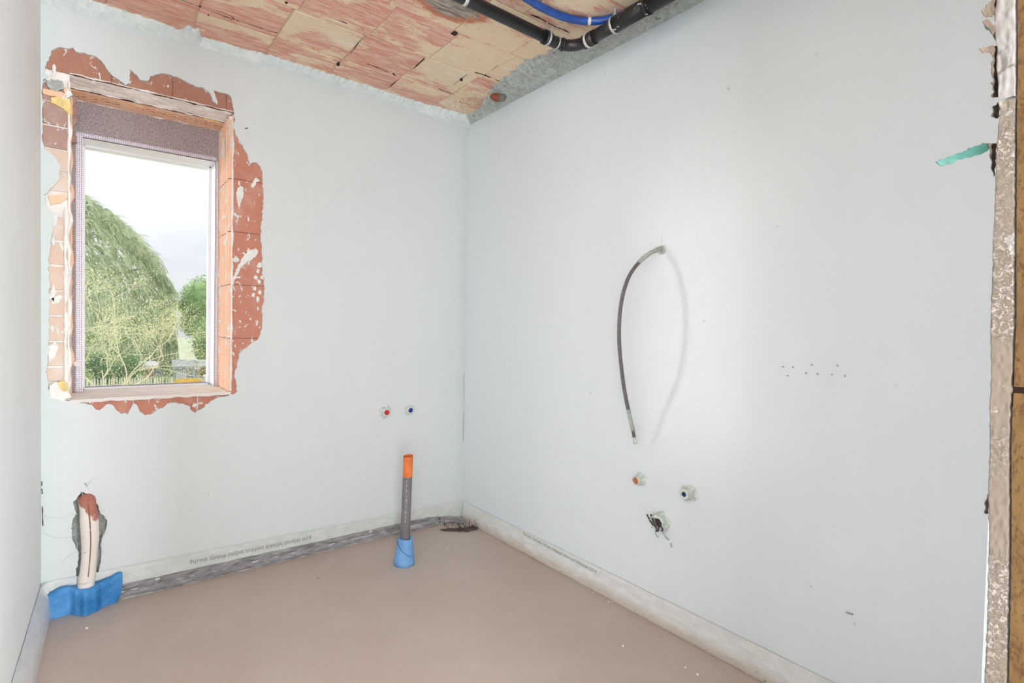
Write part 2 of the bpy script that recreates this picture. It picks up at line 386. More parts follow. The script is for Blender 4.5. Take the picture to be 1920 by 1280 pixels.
M_gyps = gyps(); M_gyps.node_tree.nodes['Principled BSDF'].inputs['Specular IOR Level'].default_value = .05
def fill_m():
    m = MT('cracked_filler', .95); c = m.mix(m.noise(150, 6, .7), (.19, .175, .16), (.32, .30, .29))
    ck = N(m.nt, 'ShaderNodeTexVoronoi', feature='DISTANCE_TO_EDGE', Scale=55.0); m.L(m.vec((1, 1, .6)), ck.inputs['Vector'])
    k = m.ramp(ck.outputs['Distance'], [(.015, 1), (.04, 0)]); k = m.math('MULTIPLY', k, m.ramp(m.noise(25, 3), [(.48, 0), (.55, 1)]))
    c = m.mix(m.math('MULTIPLY', k, .75), c, (.10, .085, .075)); m.color(c); m.bump(k, -.6, .001); m.bump(m.noise(130, 5), .6, .0015); return m.m
M_fill = fill_m()
M_paper = plain('torn_brown_paper', (.13, .10, .075), .95, .2, 120)
M_teal = plain('teal_tape', (.022, .085, .07), .6, .2, 90)
M_paperw = plain('pale_paper_lining', (.55, .62, .56), .9, .15, 120)
def osb():
    m = MT('rough_osb', .8); c = m.mix(m.noise(110, 7, .75, (1, 1, .3), dist=.6), (.06, .032, .012), (.20, .12, .052))
    d = m.ramp(m.noise(230, 6, .8, (1, 1, .4), dist=.5), [(.42, 1), (.49, 0)]); c = m.mix(m.math('MULTIPLY', d, .8), c, (.07, .035, .018)); m.color(c); m.bump(d, -.8, .002); m.bump(m.noise(80, 5), .5, .002); return m.m
M_osb = osb(); M_osb.node_tree.nodes['Principled BSDF'].inputs['Specular IOR Level'].default_value = .05

# ------------------------------------------------------------------ the shell
def struct(o): o['kind'] = 'structure'; return o
def grid_plane(name, P, nu, nv, fn, mat, parent=None, smooth=True):
    V = [fn(i/nu, j/nv) for i in range(nu+1) for j in range(nv+1)]
    F = [(i*(nv+1)+j, (i+1)*(nv+1)+j, (i+1)*(nv+1)+j+1, i*(nv+1)+j+1) for i in range(nu) for j in range(nv)]
    return mk(name, V, F, mat, parent, smooth)
def bx(x0, x1, y0, y1, z0, z1, name, mat, parent=None):
    b = MB(); b.box(x0, x1, y0, y1, z0, z1); return b.build(name, mat, parent)
floor_ = struct(bx(-3.9, .15, -4.8, .3, -.25, 0, 'floor', M_floor))
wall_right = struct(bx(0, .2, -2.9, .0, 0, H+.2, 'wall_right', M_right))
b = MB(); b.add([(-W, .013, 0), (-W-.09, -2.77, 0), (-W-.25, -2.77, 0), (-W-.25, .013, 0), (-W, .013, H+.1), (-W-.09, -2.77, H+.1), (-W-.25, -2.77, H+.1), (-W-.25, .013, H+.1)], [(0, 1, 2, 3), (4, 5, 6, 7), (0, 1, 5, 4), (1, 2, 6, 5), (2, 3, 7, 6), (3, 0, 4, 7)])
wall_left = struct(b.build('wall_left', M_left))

# back wall: plaster coat with a broken-out hole round the window and a chase at the lower left
OX0, OX1, OZ0, OZ1 = -1.916, -1.318, .873, 2.185
outl = [(84,125),(90,112),(97,96),(106,92),(112,88),(124,92),(136,90),(150,99),(165,100),(180,107),(192,118),(200,128),(206,138),(216,146),(226,153),(236,160),
 (240,155),(243,142),(243,129),(249,133),(256,141),(262,148),(270,152),(277,151),(283,143),(294,138),(308,138),(325,142),(345,150),(366,160),(384,166),(392,172),(399,188),(408,196),(406,182),(401,170),
 (412,172),(424,176),(433,180),(436,196),(439,212),(440,228),(437,238),(441,250),(450,264),(458,280),(466,298),(470,308),(474,304),(482,305),(489,313),(492,325),(493,345),(495,370),(492,400),(489,430),(491,460),(491,490),(493,512),(496,530),(495,560),(491,585),(492,605),(489,625),(486,634),
 (474,642),(464,650),(454,656),(448,664),(446,678),(443,692),(441,708),(443,722),(445,733),(436,739),(420,743),(404,747),(390,756),(380,765),(366,772),(360,771),(356,762),(344,758),(330,753),(316,757),(306,764),(296,768),(286,775),(272,778),(262,771),(256,758),
 (249,755),(245,764),(240,775),(228,775),(216,767),(210,757),(202,757),(192,763),(186,770),(178,768),(172,758),(160,758),(150,756),(142,752),
 (128,750),(112,747),(98,744),(92,728),(88,700),(90,660),(92,620),(94,590),(92,560),(93,520),(90,488),(96,455),(99,430),(100,408),(95,396),(86,386),(84,366),
 (94,352),(104,344),(111,330),(112,312),(106,298),(96,286),(84,279),(79,262),(80,210),(79,170),(82,150),(88,143),(84,135)]
hole = [(p.x, p.z) for p in (hit(x, y, 1, 0) for x, y in outl)]
hole = [(max(x, -W+.002), z) for x, z in hole]
hole = roughen(hole, .009, .0045, 70)
hole = [Vector((max(p.x, -W+.0015), p.y)) for p in hole]
ch = [(140,1106),(143,1070),(148,1045),(145,1030),(136,1012),(134,990),(137,972),(144,962),(137,948),(138,940),(147,931),(153,922),(162,924),(168,932),(178,938),(184,950),(188,962),(196,968),(201,978),(198,992),(192,1006),(189,1025),(191,1045),(186,1065),(184,1085),(188,1104)]
chase = roughen([(p.x, max(p.z, .02)) for p in (hit(x, y, 1, 0) for x, y in ch)], .008, .003, 80)
outer = [(-W, 0.0), (0, 0.0), (0, H), (-W, H)]
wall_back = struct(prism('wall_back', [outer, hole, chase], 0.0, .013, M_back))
# masonry core behind the plaster (mortar tone shows in the joints)
c = MB()
c.box(-W-.2, OX0, .020, .30, OZ0-.02, OZ1+.02); c2 = MB(); c2.box(OX1, .2, .020, .30, OZ0-.02, OZ1+.02)
c2.box(-W-.2, .2, .020, .30, OZ1+.012, H+.2); c2.build('joint_core', plain('brown_joint', (.36, .20, .15), .95), wall_back)
c.box(-W-.2, -1.93, .05, .30, -.2, OZ0-.001); c.box(-1.93, -1.79, .05, .30, .55, OZ0-.001); c.box(-1.79, .2, .02, .30, -.2, OZ0-.001); c.box(-1.93, -1.79, .075, .30, -.2, .55)
c.build('mortar_core', M_whitemort, wall_back)
bx(-1.935, -1.785, .045, .076, 0, .56, 'chase_back', M_rough, wall_back)
# bricks seen in the hole
def jz(py, px=465): return hit(px, py, 1, .012).z
zs = [OZ0-.16, jz(634), jz(535), jz(437), jz(339), OZ1-.02]
for i in range(5):
    z0, z1 = zs[i], zs[i+1]
    bevelled('brick', OX1+.001, -1.16-(i % 2)*.004, .0125+random.uniform(0, .0012), .024, z0+.0012, z1-.0012, M_rbrick, wall_back, .0008, .0005)
xs = [-2.0, -1.70, -1.455, -1.26]
for i in range(3): bevelled('brick', xs[i]+.003, xs[i+1]-.003, .0125, .024, .70, OZ0-.004, M_rbrick, wall_back, .0015, .001)
xs = [-2.0, -1.78, -1.56, -1.345, -1.16]
for i in range(4): bevelled('lintel_block', xs[i]+.001, xs[i+1]-.001, .0125, .024, OZ1+.012, 2.46, M_lintel, wall_back, .0012, .0008)
zz = [jz(y, 110) for y in (735, 716, 688, 640, 592, 545, 498, 452, 405)]
for i in range(len(zz)-1): bevelled('brick', -2.0, OX0-random.uniform(.001, .006), .0135+random.uniform(-.001, .003), .024, zz[i]+.004, zz[i+1]-.004, M_lbrick, wall_back, .002, .0025)
zz = [jz(y, 110) for y in (360, 322, 280, 237, 192, 160)]
for i in range(5): bevelled('brick', -2.0, OX0-random.uniform(.001, .006), .0135, .024, zz[i]+.003, zz[i+1]-.003, M_pbrick if i > 1 else M_lbrick, wall_back, .002, .0025)
# small broken orange brick in the gap, and the torn plaster lumps round the hole
def lump(name, pts, mat, parent=wall_back, y0=-.003, y1=.0145, amp=.003, plane='xz', ax=1, ex=0.0):
    pl = [hit(x, y, ax, ex) for x, y in pts]
    pl = [(p.x, p.z) if plane == 'xz' else (p.y, p.z) if plane == 'yz' else (p.x, p.y) for p in pl]
    return prism(name, [roughen(pl, .006, amp, 90)], y0, y1, mat, parent, plane)
lump('broken_clay', [(90,366),(122,362),(126,372),(112,380),(96,384)], M_orange, y0=.006, y1=.02)
lump('plaster_smear', [(432,545),(434,530),(441,512),(447,498),(455,484),(462,474),(470,468),(480,465),(485,470),(482,479),(474,486),(462,491),(452,502),(444,518),(438,534),(434,548)], M_smear, y0=.009)
lump('plaster_smear', [(438,484),(443,480),(449,483),(449,489),(443,492),(437,489)], M_smear, y0=.010)
lump('plaster_smear', [(446,352),(452,347),(458,350),(456,366),(452,380),(449,392),(446,380),(444,366)], M_smear, y0=.010)
lump('plaster_smear', [(472,348),(477,336),(481,331),(488,338),(481,341),(477,350),(473,351)], M_smear, y0=.010)
lump('plaster_smear', [(482,498),(486,491),(493,493),(492,500),(486,502)], M_smear, y0=.010)
for (x0, y0_) in ((484,508),(480,520),(486,528),(478,541),(488,548),(484,560),(492,520),(475,553)):
    lump('plaster_smear', [(x0-3,y0_),(x0,y0_-5),(x0+4,y0_-2),(x0+3,y0_+4),(x0-1,y0_+3)], M_smear, y0=.0105, amp=.002)
lump('plaster_smear', [(100,118),(104,124),(104,138),(101,150),(97,147),(99,133),(97,122)], M_smear, y0=.009)
lump('plaster_smear', [(80,132),(88,126),(93,132),(94,150),(88,150),(82,146)], M_smear, y0=.007)
for pts in ([(96,402),(110,400),(106,420),(99,424)], [(96,560),(112,552),(118,556),(110,566),(98,570)], [(88,650),(104,640),(110,650),(104,668),(92,680)], [(92,560),(99,530),(104,545),(101,565)], [(94,450),(104,440),(101,460)]):
    lump('plaster_smear', pts, M_smear, y0=.009)
lump('plaster_smear', [(92,722),(104,716),(116,722),(128,734),(134,744),(120,750),(96,746)], M_whitemort, y0=-.006)
lump('foam_blob', [(108,718),(118,713),(126,719),(128,732),(120,734),(112,726)], M_foamy, y0=-.010, y1=.0)
lump('foam_blob', [(96,182),(112,178),(128,184),(133,196),(131,216),(122,206),(106,196),(96,192)], M_foamy, y0=.004)
lump('plaster_smear', [(84,152),(104,150),(118,152),(119,166),(108,172),(92,166)], M_rough, y0=-.002)
lump('broken_clay', [(80,165),(98,168),(116,172),(132,180),(124,186),(104,180),(82,176)], M_orange, y0=.002)
lump('broken_clay', [(120,166),(132,166),(137,178),(128,184),(121,178)], M_orange, y0=.0)

# window reveal: ribbed clay on the right, mortar and crumbs on the left
rb = MB(); prof = []
ys = [.012+i*(.268/44) for i in range(45)]
for i, y in enumerate(ys):
    k = (i % 8); prof.append((OX1-(.002 if k in (0, 1) else .0145 if k in (4,) else .011 if k in (3, 5) else .0085), y))
def ribbed(z0, z1, name, mat):
    V = []; F = []
    for (x, y) in prof: V += [(x+random.uniform(-.0006, .0006), y, z0), (x, y, z1)]
    for i in range(len(prof)-1): F.append((2*i, 2*i+1, 2*i+3, 2*i+2))
    n = len(V); V += [(OX1+.004, .012, z0), (OX1+.004, .012, z1), (OX1+.004, .28, z0), (OX1+.004, .28, z1)]
    F += [(0, n, n+1, 1), (n-2, n-1, n+3, n+2)]
    mk(name, V, F, mat, wall_back)
zs = [OZ0, jz(634), jz(535), jz(437), jz(339), OZ1]
for i in range(5): ribbed(zs[i]+.002, zs[i+1]-.002, 'hollow_clay_jamb', M_orange)
def strip_lumps(x, y, z0, z1, r, mat, name, dx=.0, seed=0):
    n = 60; pts = []; rad = []
    for i in range(n+1):
        z = z0+(z1-z0)*i/n; q = noise.noise(Vector((seed, z*14, 0))); q2 = noise.noise(Vector((seed+5, z*33, 0)))
        pts.append((x+q*dx, y+q2*.004, z)); rad.append(max(.0008, r*(.75+q*.9+q2*.5)))
    b = MB(); b.tube(pts, rad, 7, jit=.35); return b.build(name, mat, wall_back, False)
strip_lumps(OX1+.001, .010, OZ0, OZ1-.03, .006, M_whitemort, 'mortar_bead', .002, 1)
strip_lumps(OX1-.004, .262, OZ0, OZ1, .010, M_whitemort, 'mortar_bead', .004, 2)
strip_lumps(OX1-.010, .14, OZ0, 1.5, .006, M_whitemort, 'mortar_bead', .004, 8)
strip_lumps(OX1-.011, .075, OZ0, OZ1-.02, .0035, M_whitemort, 'mortar_bead', .003, 21)
strip_lumps(OX1-.011, .195, OZ0, OZ1-.02, .0035, M_whitemort, 'mortar_bead', .003, 22)
strip_lumps(OX0-.001, .014, OZ0, OZ1-.02, .007, M_whitemort, 'mortar_bead', .007, 3)
strip_lumps(OX0-.010, .008, OZ0+.02, 1.65, .010, M_whitemort, 'mortar_bead', .006, 4)
strip_lumps(OX0+.000, .20, OZ0, OZ1-.02, .007, M_orange, 'crumbled_clay', .006, 5)
strip_lumps(OX0+.005, .24, 1.98, OZ1, .018, M_pbrick, 'crumbled_clay', .008, 6)
# soffit: rough mortar strip in front, hollow clay with open cells behind
def soffit_fn(u, v):
    x = OX0+u*(OX1-OX0); y = .0+v*.15; z = OZ1+.004+.006*noise.noise(Vector((x*22, y*22, 1)))+.004*noise.noise(Vector((x*70, y*70, 2)))
    return (x, y, z)
grid_plane('soffit_mortar', 0, 60, 14, soffit_fn, M_pinkmort, wall_back, False)
sf = MB(); nx, ny = 14, 4; x0, x1, y0, y1 = OX0, OX1, .14, .285
for i in range(nx):
    for j in range(ny):
        a, b = x0+(x1-x0)*i/nx, x0+(x1-x0)*(i+1)/nx; p, q = y0+(y1-y0)*j/ny, y0+(y1-y0)*(j+1)/ny
        z = OZ1-.004+.001*noise.noise(Vector((a*20, p*20, 0)))
        holed = (j in (1, 2)) and i not in (4, 5)
        if not holed: sf.add([(a, p, z), (b, p, z), (b, q, z), (a, q, z)], [(0, 1, 2, 3)])
        else:
            cxx, cyy = (a+b)/2, (p+q)/2; rx, ry = (b-a)*.24, (q-p)*.30; k = 10
            R = [(cxx+rx*cos(2*pi*t/k), cyy+ry*sin(2*pi*t/k)) for t in range(k)]
            sq = []
            for t in range(k):
                cth, sth = cos(2*pi*t/k), sin(2*pi*t/k); s_ = 1/max(abs(cth), abs(sth)); sq.append((cxx+(b-a)/2*cth*s_, cyy+(q-p)/2*sth*s_))
            sf.add([(u, v, z) for u, v in sq]+[(u, v, z) for u, v in R]+[(u, v, z+.06) for u, v in R],
                   [(t, (t+1) % k, k+(t+1) % k, k+t) for t in range(k)]+[(k+t, k+(t+1) % k, 2*k+(t+1) % k, 2*k+t) for t in range(k)]+[tuple(range(2*k, 3*k))])
sf.build('hollow_clay_soffit', M_orange, wall_back)
strip = MB()
def xstrip(z, y, r, mat, name, seed, x0=OX0, x1=OX1):
    n = 50; pts = []; rad = []
    for i in range(n+1):
        x = x0+(x1-x0)*i/n; q = noise.noise(Vector((x*16, seed, 0))); pts.append((x, y+q*.006, z+noise.noise(Vector((x*30, seed+3, 0)))*.004)); rad.append(max(.001, r*(.7+q*1.1)))
    b = MB(); b.tube(pts, rad, 7, jit=.35); b.build(name, mat, wall_back)
xstrip(OZ1+.002, .140, .004, M_whitemort, 'mortar_bead', 11)
xstrip(OZ1+.013, .006, .004, M_pinkmort, 'mortar_bead', 12)
xstrip(OZ1-.002, .278, .004, M_whitemort, 'mortar_bead', 13)
xstrip(OZ1-.002, .17, .006, M_foamy, 'foam_blob', 14, -1.75, -1.66); xstrip(OZ1-.002, .15, .007, M_foamy, 'foam_blob', 15, -1.42, -1.35)
# sill
def sill_fn(u, v):
    x = OX0+u*(OX1-OX0); y = -.004+v*.425; z = OZ0-.002+.006*noise.noise(Vector((x*25, y*25, 9)))*(1-v*.8)
    if v == 0: z -= .012
    return (x, y, z)
grid_plane('sill_mortar', 0, 60, 36, sill_fn, M_sill, wall_back, False)
# outer leaf of the wall round the window
o = MB(); gx0, gx1, gz0, gz1 = -1.877, -1.345, .873, 2.024
o.box(-3, gx0-.03, .30, .455, -2.3, H+.5); o.box(gx1+.03, 1.2, .30, .455, -2.3, H+.5); o.box(gx0-.03, gx1+.03, .30, .455, gz1+.03, H+.5); o.box(gx0-.03, gx1+.03, .30, .455, -2.3, gz0-.03)
o.build('outer_leaf', M_rbrick, wall_back)
# ceiling
ceiling = struct(bx(-3.9, .2, -4.6, .02, H+.022, H+.2, 'ceiling', M_mortar))
bx(-W, 0, -2.74, 0, H+.0045, H+.024, 'mortar_bed', M_mortar, ceiling)
rows = [.0, -.235, -.515, -.80, -1.09, -1.38, -1.67, -1.96, -2.25, -2.54, -2.74]
offs = [-.58, -.58, -.87, -.60, -.75, -.6, -.9, -.7, -.5, -.8]
for r in range(len(rows)-1):
    y1_, y0_ = rows[r], rows[r+1]
    xk = offs[r]
    while xk > -W: xk -= .305
    while xk < 0:
        a, b = max(xk, -W), min(xk+.305, 0)
        if b-a > .02:
            g = .0022; gt = .0042 if (r in (0, 1) and xk < -1.0) else .0026
            dz = random.uniform(-.002, .002)
            bevelled('brick', a+g, b-g, y0_+gt, y1_-gt, H+dz*.6, H+.02, M_clay, ceiling, .0035, .0025)
        xk += .305
def crack(name, pts, wd, mat=M_dark):
    P = [hit(x, y, 2, H-.0015) for x, y in pts]; P = smoothpath(P, 5); V = []; F = []
    for i, p in enumerate(P):
        t = (P[min(i+1, len(P)-1)]-P[max(i-1, 0)]).normalized(); n_ = Vector((-t.y, t.x, 0)); w_ = wd*(.10+abs(noise.noise(p*40))*1.3)*(1 if 0 < i < len(P)-1 else .2)
        V += [p+n_*w_, p-n_*w_, p+n_*w_+Vector((0, 0, .006)), p-n_*w_+Vector((0, 0, .006))]
    for i in range(len(P)-1): a = i*4; F += [(a, a+1, a+5, a+4), (a, a+4, a+6, a+2), (a+1, a+3, a+7, a+5)]
    mk(name, V, F, mat, ceiling)
crack('crack', [(338,0),(372,12),(400,22),(430,34),(470,46),(500,57),(520,62)], .0035)
crack('crack', [(405,20),(420,24),(438,34),(430,38),(415,30)], .003)
crack('crack', [(627,36),(640,40),(652,45)], .003); crack('crack', [(674,52),(682,56)], .003)
crack('crack', [(688,120),(705,126),(728,136)], .003); crack('crack', [(736,138),(742,142)], .004)
crack('crack', [(890,136),(905,140),(920,146)], .0045); crack('crack', [(928,149),(936,153)], .003)
crack('crack', [(822,166),(838,172),(853,178)], .003); crack('crack', [(850,160),(862,150),(876,140)], .002); crack('crack', [(775,130),(796,111)], .0018); crack('crack', [(922,132),(934,122)], .0018)
crack('crack', [(730,165),(745,150)], .002); crack('crack', [(656,102),(670,84),(684,62)], .0015)
crack('crack', [(995,28),(1010,34),(1025,42),(1040,50),(1056,56),(1068,62)], .004)
def hole_disc(cx_, cy_, rx, ry, name='hole'):
    pts = [(cx_+rx*cos(t*2*pi/12)*(.7+.5*random.random()), cy_+ry*sin(t*2*pi/12)*(.7+.5*random.random())) for t in range(12)]
    pl = [hit(x, y, 2, H-.001) for x, y in pts]; prism(name, [[(p.x, p.y) for p in pl]], H-.0028, H+.01, M_dark, ceiling, 'xy')
hole_disc(852, 63, 6, 3.2); hole_disc(634, 120, 3.5, 4); hole_disc(865, 149, 3, 2.5); hole_disc(537, 5, 3, 2); hole_disc(391, 28, 1.5, 1)

# plaster coves where walls meet the bricks
def cove(name, P0, P1, inward, wfn, dfn, mat, n, parent, amp=.006, m=12, seed=0, rag=.35):
    V = []; F = []
    for i in range(n+1):
        t = i/n; b = P0+(P1-P0)*t; w_ = wfn(t)*(1+rag*noise.noise(Vector((t*80, seed, 0)))+rag*.5*noise.noise(Vector((t*150, seed, 4)))+rag*.3*noise.noise(Vector((t*420, seed, 8)))); d_ = dfn(t)
        for j in range(m+1):
            s_ = j/m; q = b+inward*(w_*(1-(1-s_)**1.6)*1.0)+Vector((0, 0, -d_*(1-s_)**1.3))
            nn = noise.noise(q*38+Vector((seed, 0, 0)))*amp + noise.noise(q*110+Vector((seed, 0, 0)))*amp*.7
            edge = min(1, s_*4)
            q = q+(inward*.45+Vector((0, 0, -.8)))*(abs(nn)*1.4*edge)
            if s_ == 1: q.z = H+.002
            V.append(q+inward*.0005)
        V.append(b+inward*w_+Vector((0, 0, .004)))
    k = m+2
    for i in range(n):
        for j in range(k-1): F.append((i*k+j, (i+1)*k+j, (i+1)*k+j+1, i*k+j+1))
    return mk(name, V, F, mat, parent)
def interp(tab):
    def f(t):
        for i in range(len(tab)-1):
            if t <= tab[i+1][0]:
                a, b = tab[i], tab[i+1]; u = (t-a[0])/(b[0]-a[0]); u = u*u*(3-2*u); return a[1]+(b[1]-a[1])*u
        return tab[-1][1]
    return f
xt = lambda x: (x+W)/W
cove('plaster_lip', Vector((-W, 0, H)), Vector((0, 0, H)), Vector((0, -1, 0)),
     interp([(0, .06), (xt(-1.62), .05), (xt(-1.545), .03), (xt(-1.515), .09), (xt(-1.48), .10), (xt(-1.45), .03), (xt(-1.3), .035), (xt(-1.15), .055), (xt(-.8), .05), (xt(-.4), .045), (1, .06)]),
     interp([(0, .05), (.3, .035), (.6, .028), (1, .05)]), M_lip, 420, wall_back, .0035, 10, 2, .3)
yt = lambda y: -y/2.74
cove('rough_plaster_band', Vector((0, 0, H)), Vector((0, -2.74, H)), Vector((-1, 0, 0)),
     interp([(0, .05), (yt(-.18), .05), (yt(-.34), .10), (yt(-.48), .155), (yt(-.62), .17), (yt(-.78), .195), (yt(-.95), .165), (yt(-1.2), .13), (yt(-1.6), .10), (1, .10)]),
     interp([(0, .035), (yt(-.5), .03), (1, .02)]), M_rough, 420, wall_right, .013, 24, 9, .2)
# coarse lime crumbs on the tiles in the corner
cr = MB()
for i in range(420):
    p = hit(random.gauss(895, 28), random.gauss(190, 11), 2, H)
    if p.x > -.03 or p.y > -.03: continue
    r = random.uniform(.002, .006); V = [p+Vector((random.uniform(-r, r)*1.6, random.uniform(-r, r), -random.uniform(.0, .004))) for _ in range(4)]; V.append(p+Vector((0, 0, .004))); cr.add(V, [(0, 1, 2), (0, 2, 3), (0, 3, 4), (1, 2, 4)])
tag(cr.build('lime_crumbs', M_mortar, ceiling), kind='stuff')

# wall at the doorway, with the broken plasterboard edge of the jamb and OSB behind it
XJ = -1.34
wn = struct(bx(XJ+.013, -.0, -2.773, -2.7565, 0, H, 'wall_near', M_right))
def yat(px, py): return hit(px, py, 0, XJ)
Ltab = [(1868,0),(1862,30),(1863,60),(1868,90),(1866,120),(1869,150),(1870,185),(1873,205),(1872,225),(1867,262),(1865,300),(1862,400),(1859,450),(1858,500),(1856,560),(1854,620),(1856,700),(1853,760),(1853,840),(1850,925),(1852,1000),(1850,1100),(1847,1200),(1843,1280)]
Rtab = [(1905,0),(1906,60),(1905,180),(1904,300),(1903,500),(1903,600),(1901,640),(1899,700),(1896,760),(1894,840),(1894,1000),(1893,1100),(1889,1280)]
LT = [(yat(*q).z, yat(*q).y) for q in Ltab][::-1]; RT = [(yat(*q).z, yat(*q).y) for q in Rtab][::-1]
def lk(T, z):
    if z <= T[0][0]: return T[0][1]
    for i in range(len(T)-1):
        if z <= T[i+1][0]: u = (z-T[i][0])/(T[i+1][0]-T[i][0]); return T[i][1]+(T[i+1][1]-T[i][1])*u
    return T[-1][1]
def edge_fn(zlo, zhi, lift):
    def fn(u, v):
        z = zlo+(zhi-zlo)*u; a, b = lk(LT, z), lk(RT, z); y = a+(b-a)*v
        a += noise.noise(Vector((z*300, 1, 0)))*.0003
        x = XJ - lift*(.6+.4*noise.noise(Vector((z*120, v*3, 0))))-.0009*noise.noise(Vector((z*260, v*5, 3)))
        y += .0004*noise.noise(Vector((z*200, v*4, 7)))*(1 if v in (0, 1) else 2)
        if v == 0: x += .004
        if v == 1: x += .003
        return (x, y, z)
    return fn
zsp = yat(1880, 186).z
grid_plane('plasterboard_edge', 0, 300, 14, edge_fn(.85, zsp-.001, 0), M_gyps, wn)
grid_plane('filler_edge', 0, 120, 14, edge_fn(zsp, 1.6, .0016), M_fill, wn)
bx(XJ, XJ+.012, lk(RT, .8), lk(LT, .8), 0, .85, 'plasterboard_edge', M_gyps, wn); bx(XJ, XJ+.012, lk(RT, 1.6), lk(LT, 1.6), 1.6, H, 'plasterboard_edge', M_fill, wn)
gz = yat(1910, 731).z
def osb_panel(z0, z1):
    n = 40; V = []; F = []
    for i in range(n+1):
        z = z0+(z1-z0)*i/n; y = lk(RT, z)-.0009
        V += [(XJ-.0002, y, z), (XJ-.0002, -2.90, z), (XJ+.18, -2.90, z), (XJ+.18, -2.7735, z), (XJ+.0125, -2.7735, z), (XJ+.0125, y, z)]
    for i in range(n):
        for k in range(6): F.append((i*6+k, i*6+(k+1) % 6, (i+1)*6+(k+1) % 6, (i+1)*6+k))
    F += [tuple(range(6)), tuple(range(n*6, n*6+6))]
    return mk('osb_panel', V, F, M_osb, wn)
osb_panel(.0, .7); osb_panel(.7, gz-.0022); osb_panel(gz+.0022, 1.55); osb_panel(1.55, H)
bx(XJ+.005, XJ+.1, -2.89, -2.7662, gz-.012, gz+.012, 'gap_shade', M_dark, wn)  # dark box added behind the OSB gap to paint its shade
def flap(name, pts, mat, dy=.0, label=None, bend=.0, par=wn):
    P = [hit(x, y, 1, -2.752+dy) for x, y in pts]; pl = roughen([(p.x, p.z) for p in P], .0015, .0005, 500)
    o_ = prism(name, [pl], -2.7522+dy, -2.7517+dy, mat, par)
    xm = max(p[0] for p in pl)
    for v in o_.data.vertices: v.co.y += bend*((xm-v.co.x)/.02)**2*.004+.0004*sin(v.co.z*900)
    if label: o_['label'] = label
    return o_
flap('torn_paper', [(1840,22),(1852,8),(1866,-4),(1872,2),(1868,22),(1860,32),(1844,30)], M_paper, .001)
flap('torn_paper', [(1844,40),(1850,37),(1858,44),(1866,52),(1871,70),(1869,76),(1862,64),(1856,54),(1846,48)], M_paper, .0005)
flap('torn_paper', [(1846,50),(1854,46),(1858,54),(1852,56)], M_teal, .001)
flap('torn_paper', [(1838,92),(1848,89),(1858,86),(1870,86),(1872,100),(1871,140),(1872,183),(1862,181),(1860,178),(1864,172),(1860,168),(1864,160),(1859,156),(1863,150),(1858,126),(1862,112),(1858,98),(1846,99)], M_paper, .0)
flap('torn_paper', [(1860,218),(1862,200),(1872,192),(1874,215),(1870,222)], M_paper, .0)
flap('torn_paper', [(1854,268),(1868,270),(1867,300),(1864,330),(1861,322),(1858,300)], M_paper, .0)
flap('torn_paper', [(1848,940),(1853,925),(1855,930),(1853,962),(1847,962)], M_paper, .0)
flap('tape_scrap', [(1809,292),(1812,302),(1820,300),(1822,294),(1828,294),(1832,292),(1845,288),(1853,281),(1856,270),(1848,268),(1834,274),(1824,283),(1814,288)], M_teal, .0006, 'teal tape scrap curling off the jamb edge', .4)

# window unit in the opening
window_1 = empty('window_1', (-1.61, .42, gz0)); struct(window_1)
fr = MB(); YF = .415
lin = MB()      # lining of the reveal, .28 to .42
lin.box(gx0-.004, gx0, .285, YF, gz0, gz1); lin.box(gx1, gx1+.004, .285, YF, gz0, gz1); lin.box(gx0-.004, gx1+.004, .285, YF, gz1, gz1+.004)
lin.build('white_lining', M_pvc, window_1)
fw = .007
def rail(name, *a): return bevelled(name, *a, M_pvc, window_1, .002)
rail('frame_stile', gx0-.02, gx0+fw, YF, YF+.06, gz0-.02, gz1+.02); rail('frame_stile', gx1-fw-.004, gx1+.02, YF, YF+.06, gz0-.02, gz1+.02)
rail('frame_rail', gx0, gx1, YF, YF+.06, gz1-.008, gz1+.02); rail('frame_rail', gx0, gx1, YF, YF+.06, gz0-.02, gz0+.006)
bx(gx0+fw, gx1-fw, YF+.004, YF+.012, gz0+.006, gz0+.011, 'gasket', M_gasket, window_1)
bx(gx0, gx1, YF+.025, YF+.029, gz0, gz1, 'glass_pane', M_glass, window_1)
# grey board round the reveal
bb = .283
bx(OX0-.01, OX1+.01, bb, bb+.012, gz1+.018, OZ1+.02, 'cover_board', M_board, window_1)
bx(OX0-.01, gx0-.026, bb, bb+.012, gz0, gz1+.018, 'side_board', M_board, window_1)
bx(gx1+.016, OX1+.01, bb, bb+.012, gz0, gz1+.018, 'side_board', M_board, window_1)
def bead(x0, x1, z0, z1, horiz):
    b = MB(); cell = .0085; k = 8
    nx = max(1, round((x1-x0)/cell)); nz = max(1, round((z1-z0)/cell))
    for i in range(nx):
        for j in range(nz):
            a, c_ = x0+(x1-x0)*i/nx, x0+(x1-x0)*(i+1)/nx; p, q = z0+(z1-z0)*j/nz, z0+(z1-z0)*(j+1)/nz
            mx, mz = (a+c_)/2, (p+q)/2; R = []; Q = []
            for t in range(k):
                ct, st = cos(2*pi*t/k), sin(2*pi*t/k); s_ = 1/max(abs(ct), abs(st)); Q.append((mx+(c_-a)/2*ct*s_, bb-.002, mz+(q-p)/2*st*s_)); R.append((mx+(c_-a)*.33*ct, bb-.002, mz+(q-p)*.33*st))
            b.add(Q+R, [(t, (t+1) % k, k+(t+1) % k, k+t) for t in range(k)])
    return b.build('perforated_bead', M_bead, window_1)
bx(gx0-.026, gx0, bb, bb+.012, gz0, gz1+.018, 'side_board', M_board, window_1); bx(gx1, gx1+.016, bb, bb+.012, gz0, gz1+.018, 'side_board', M_board, window_1); bx(gx0, gx1, bb, bb+.012, gz1, gz1+.018, 'cover_board', M_board, window_1)
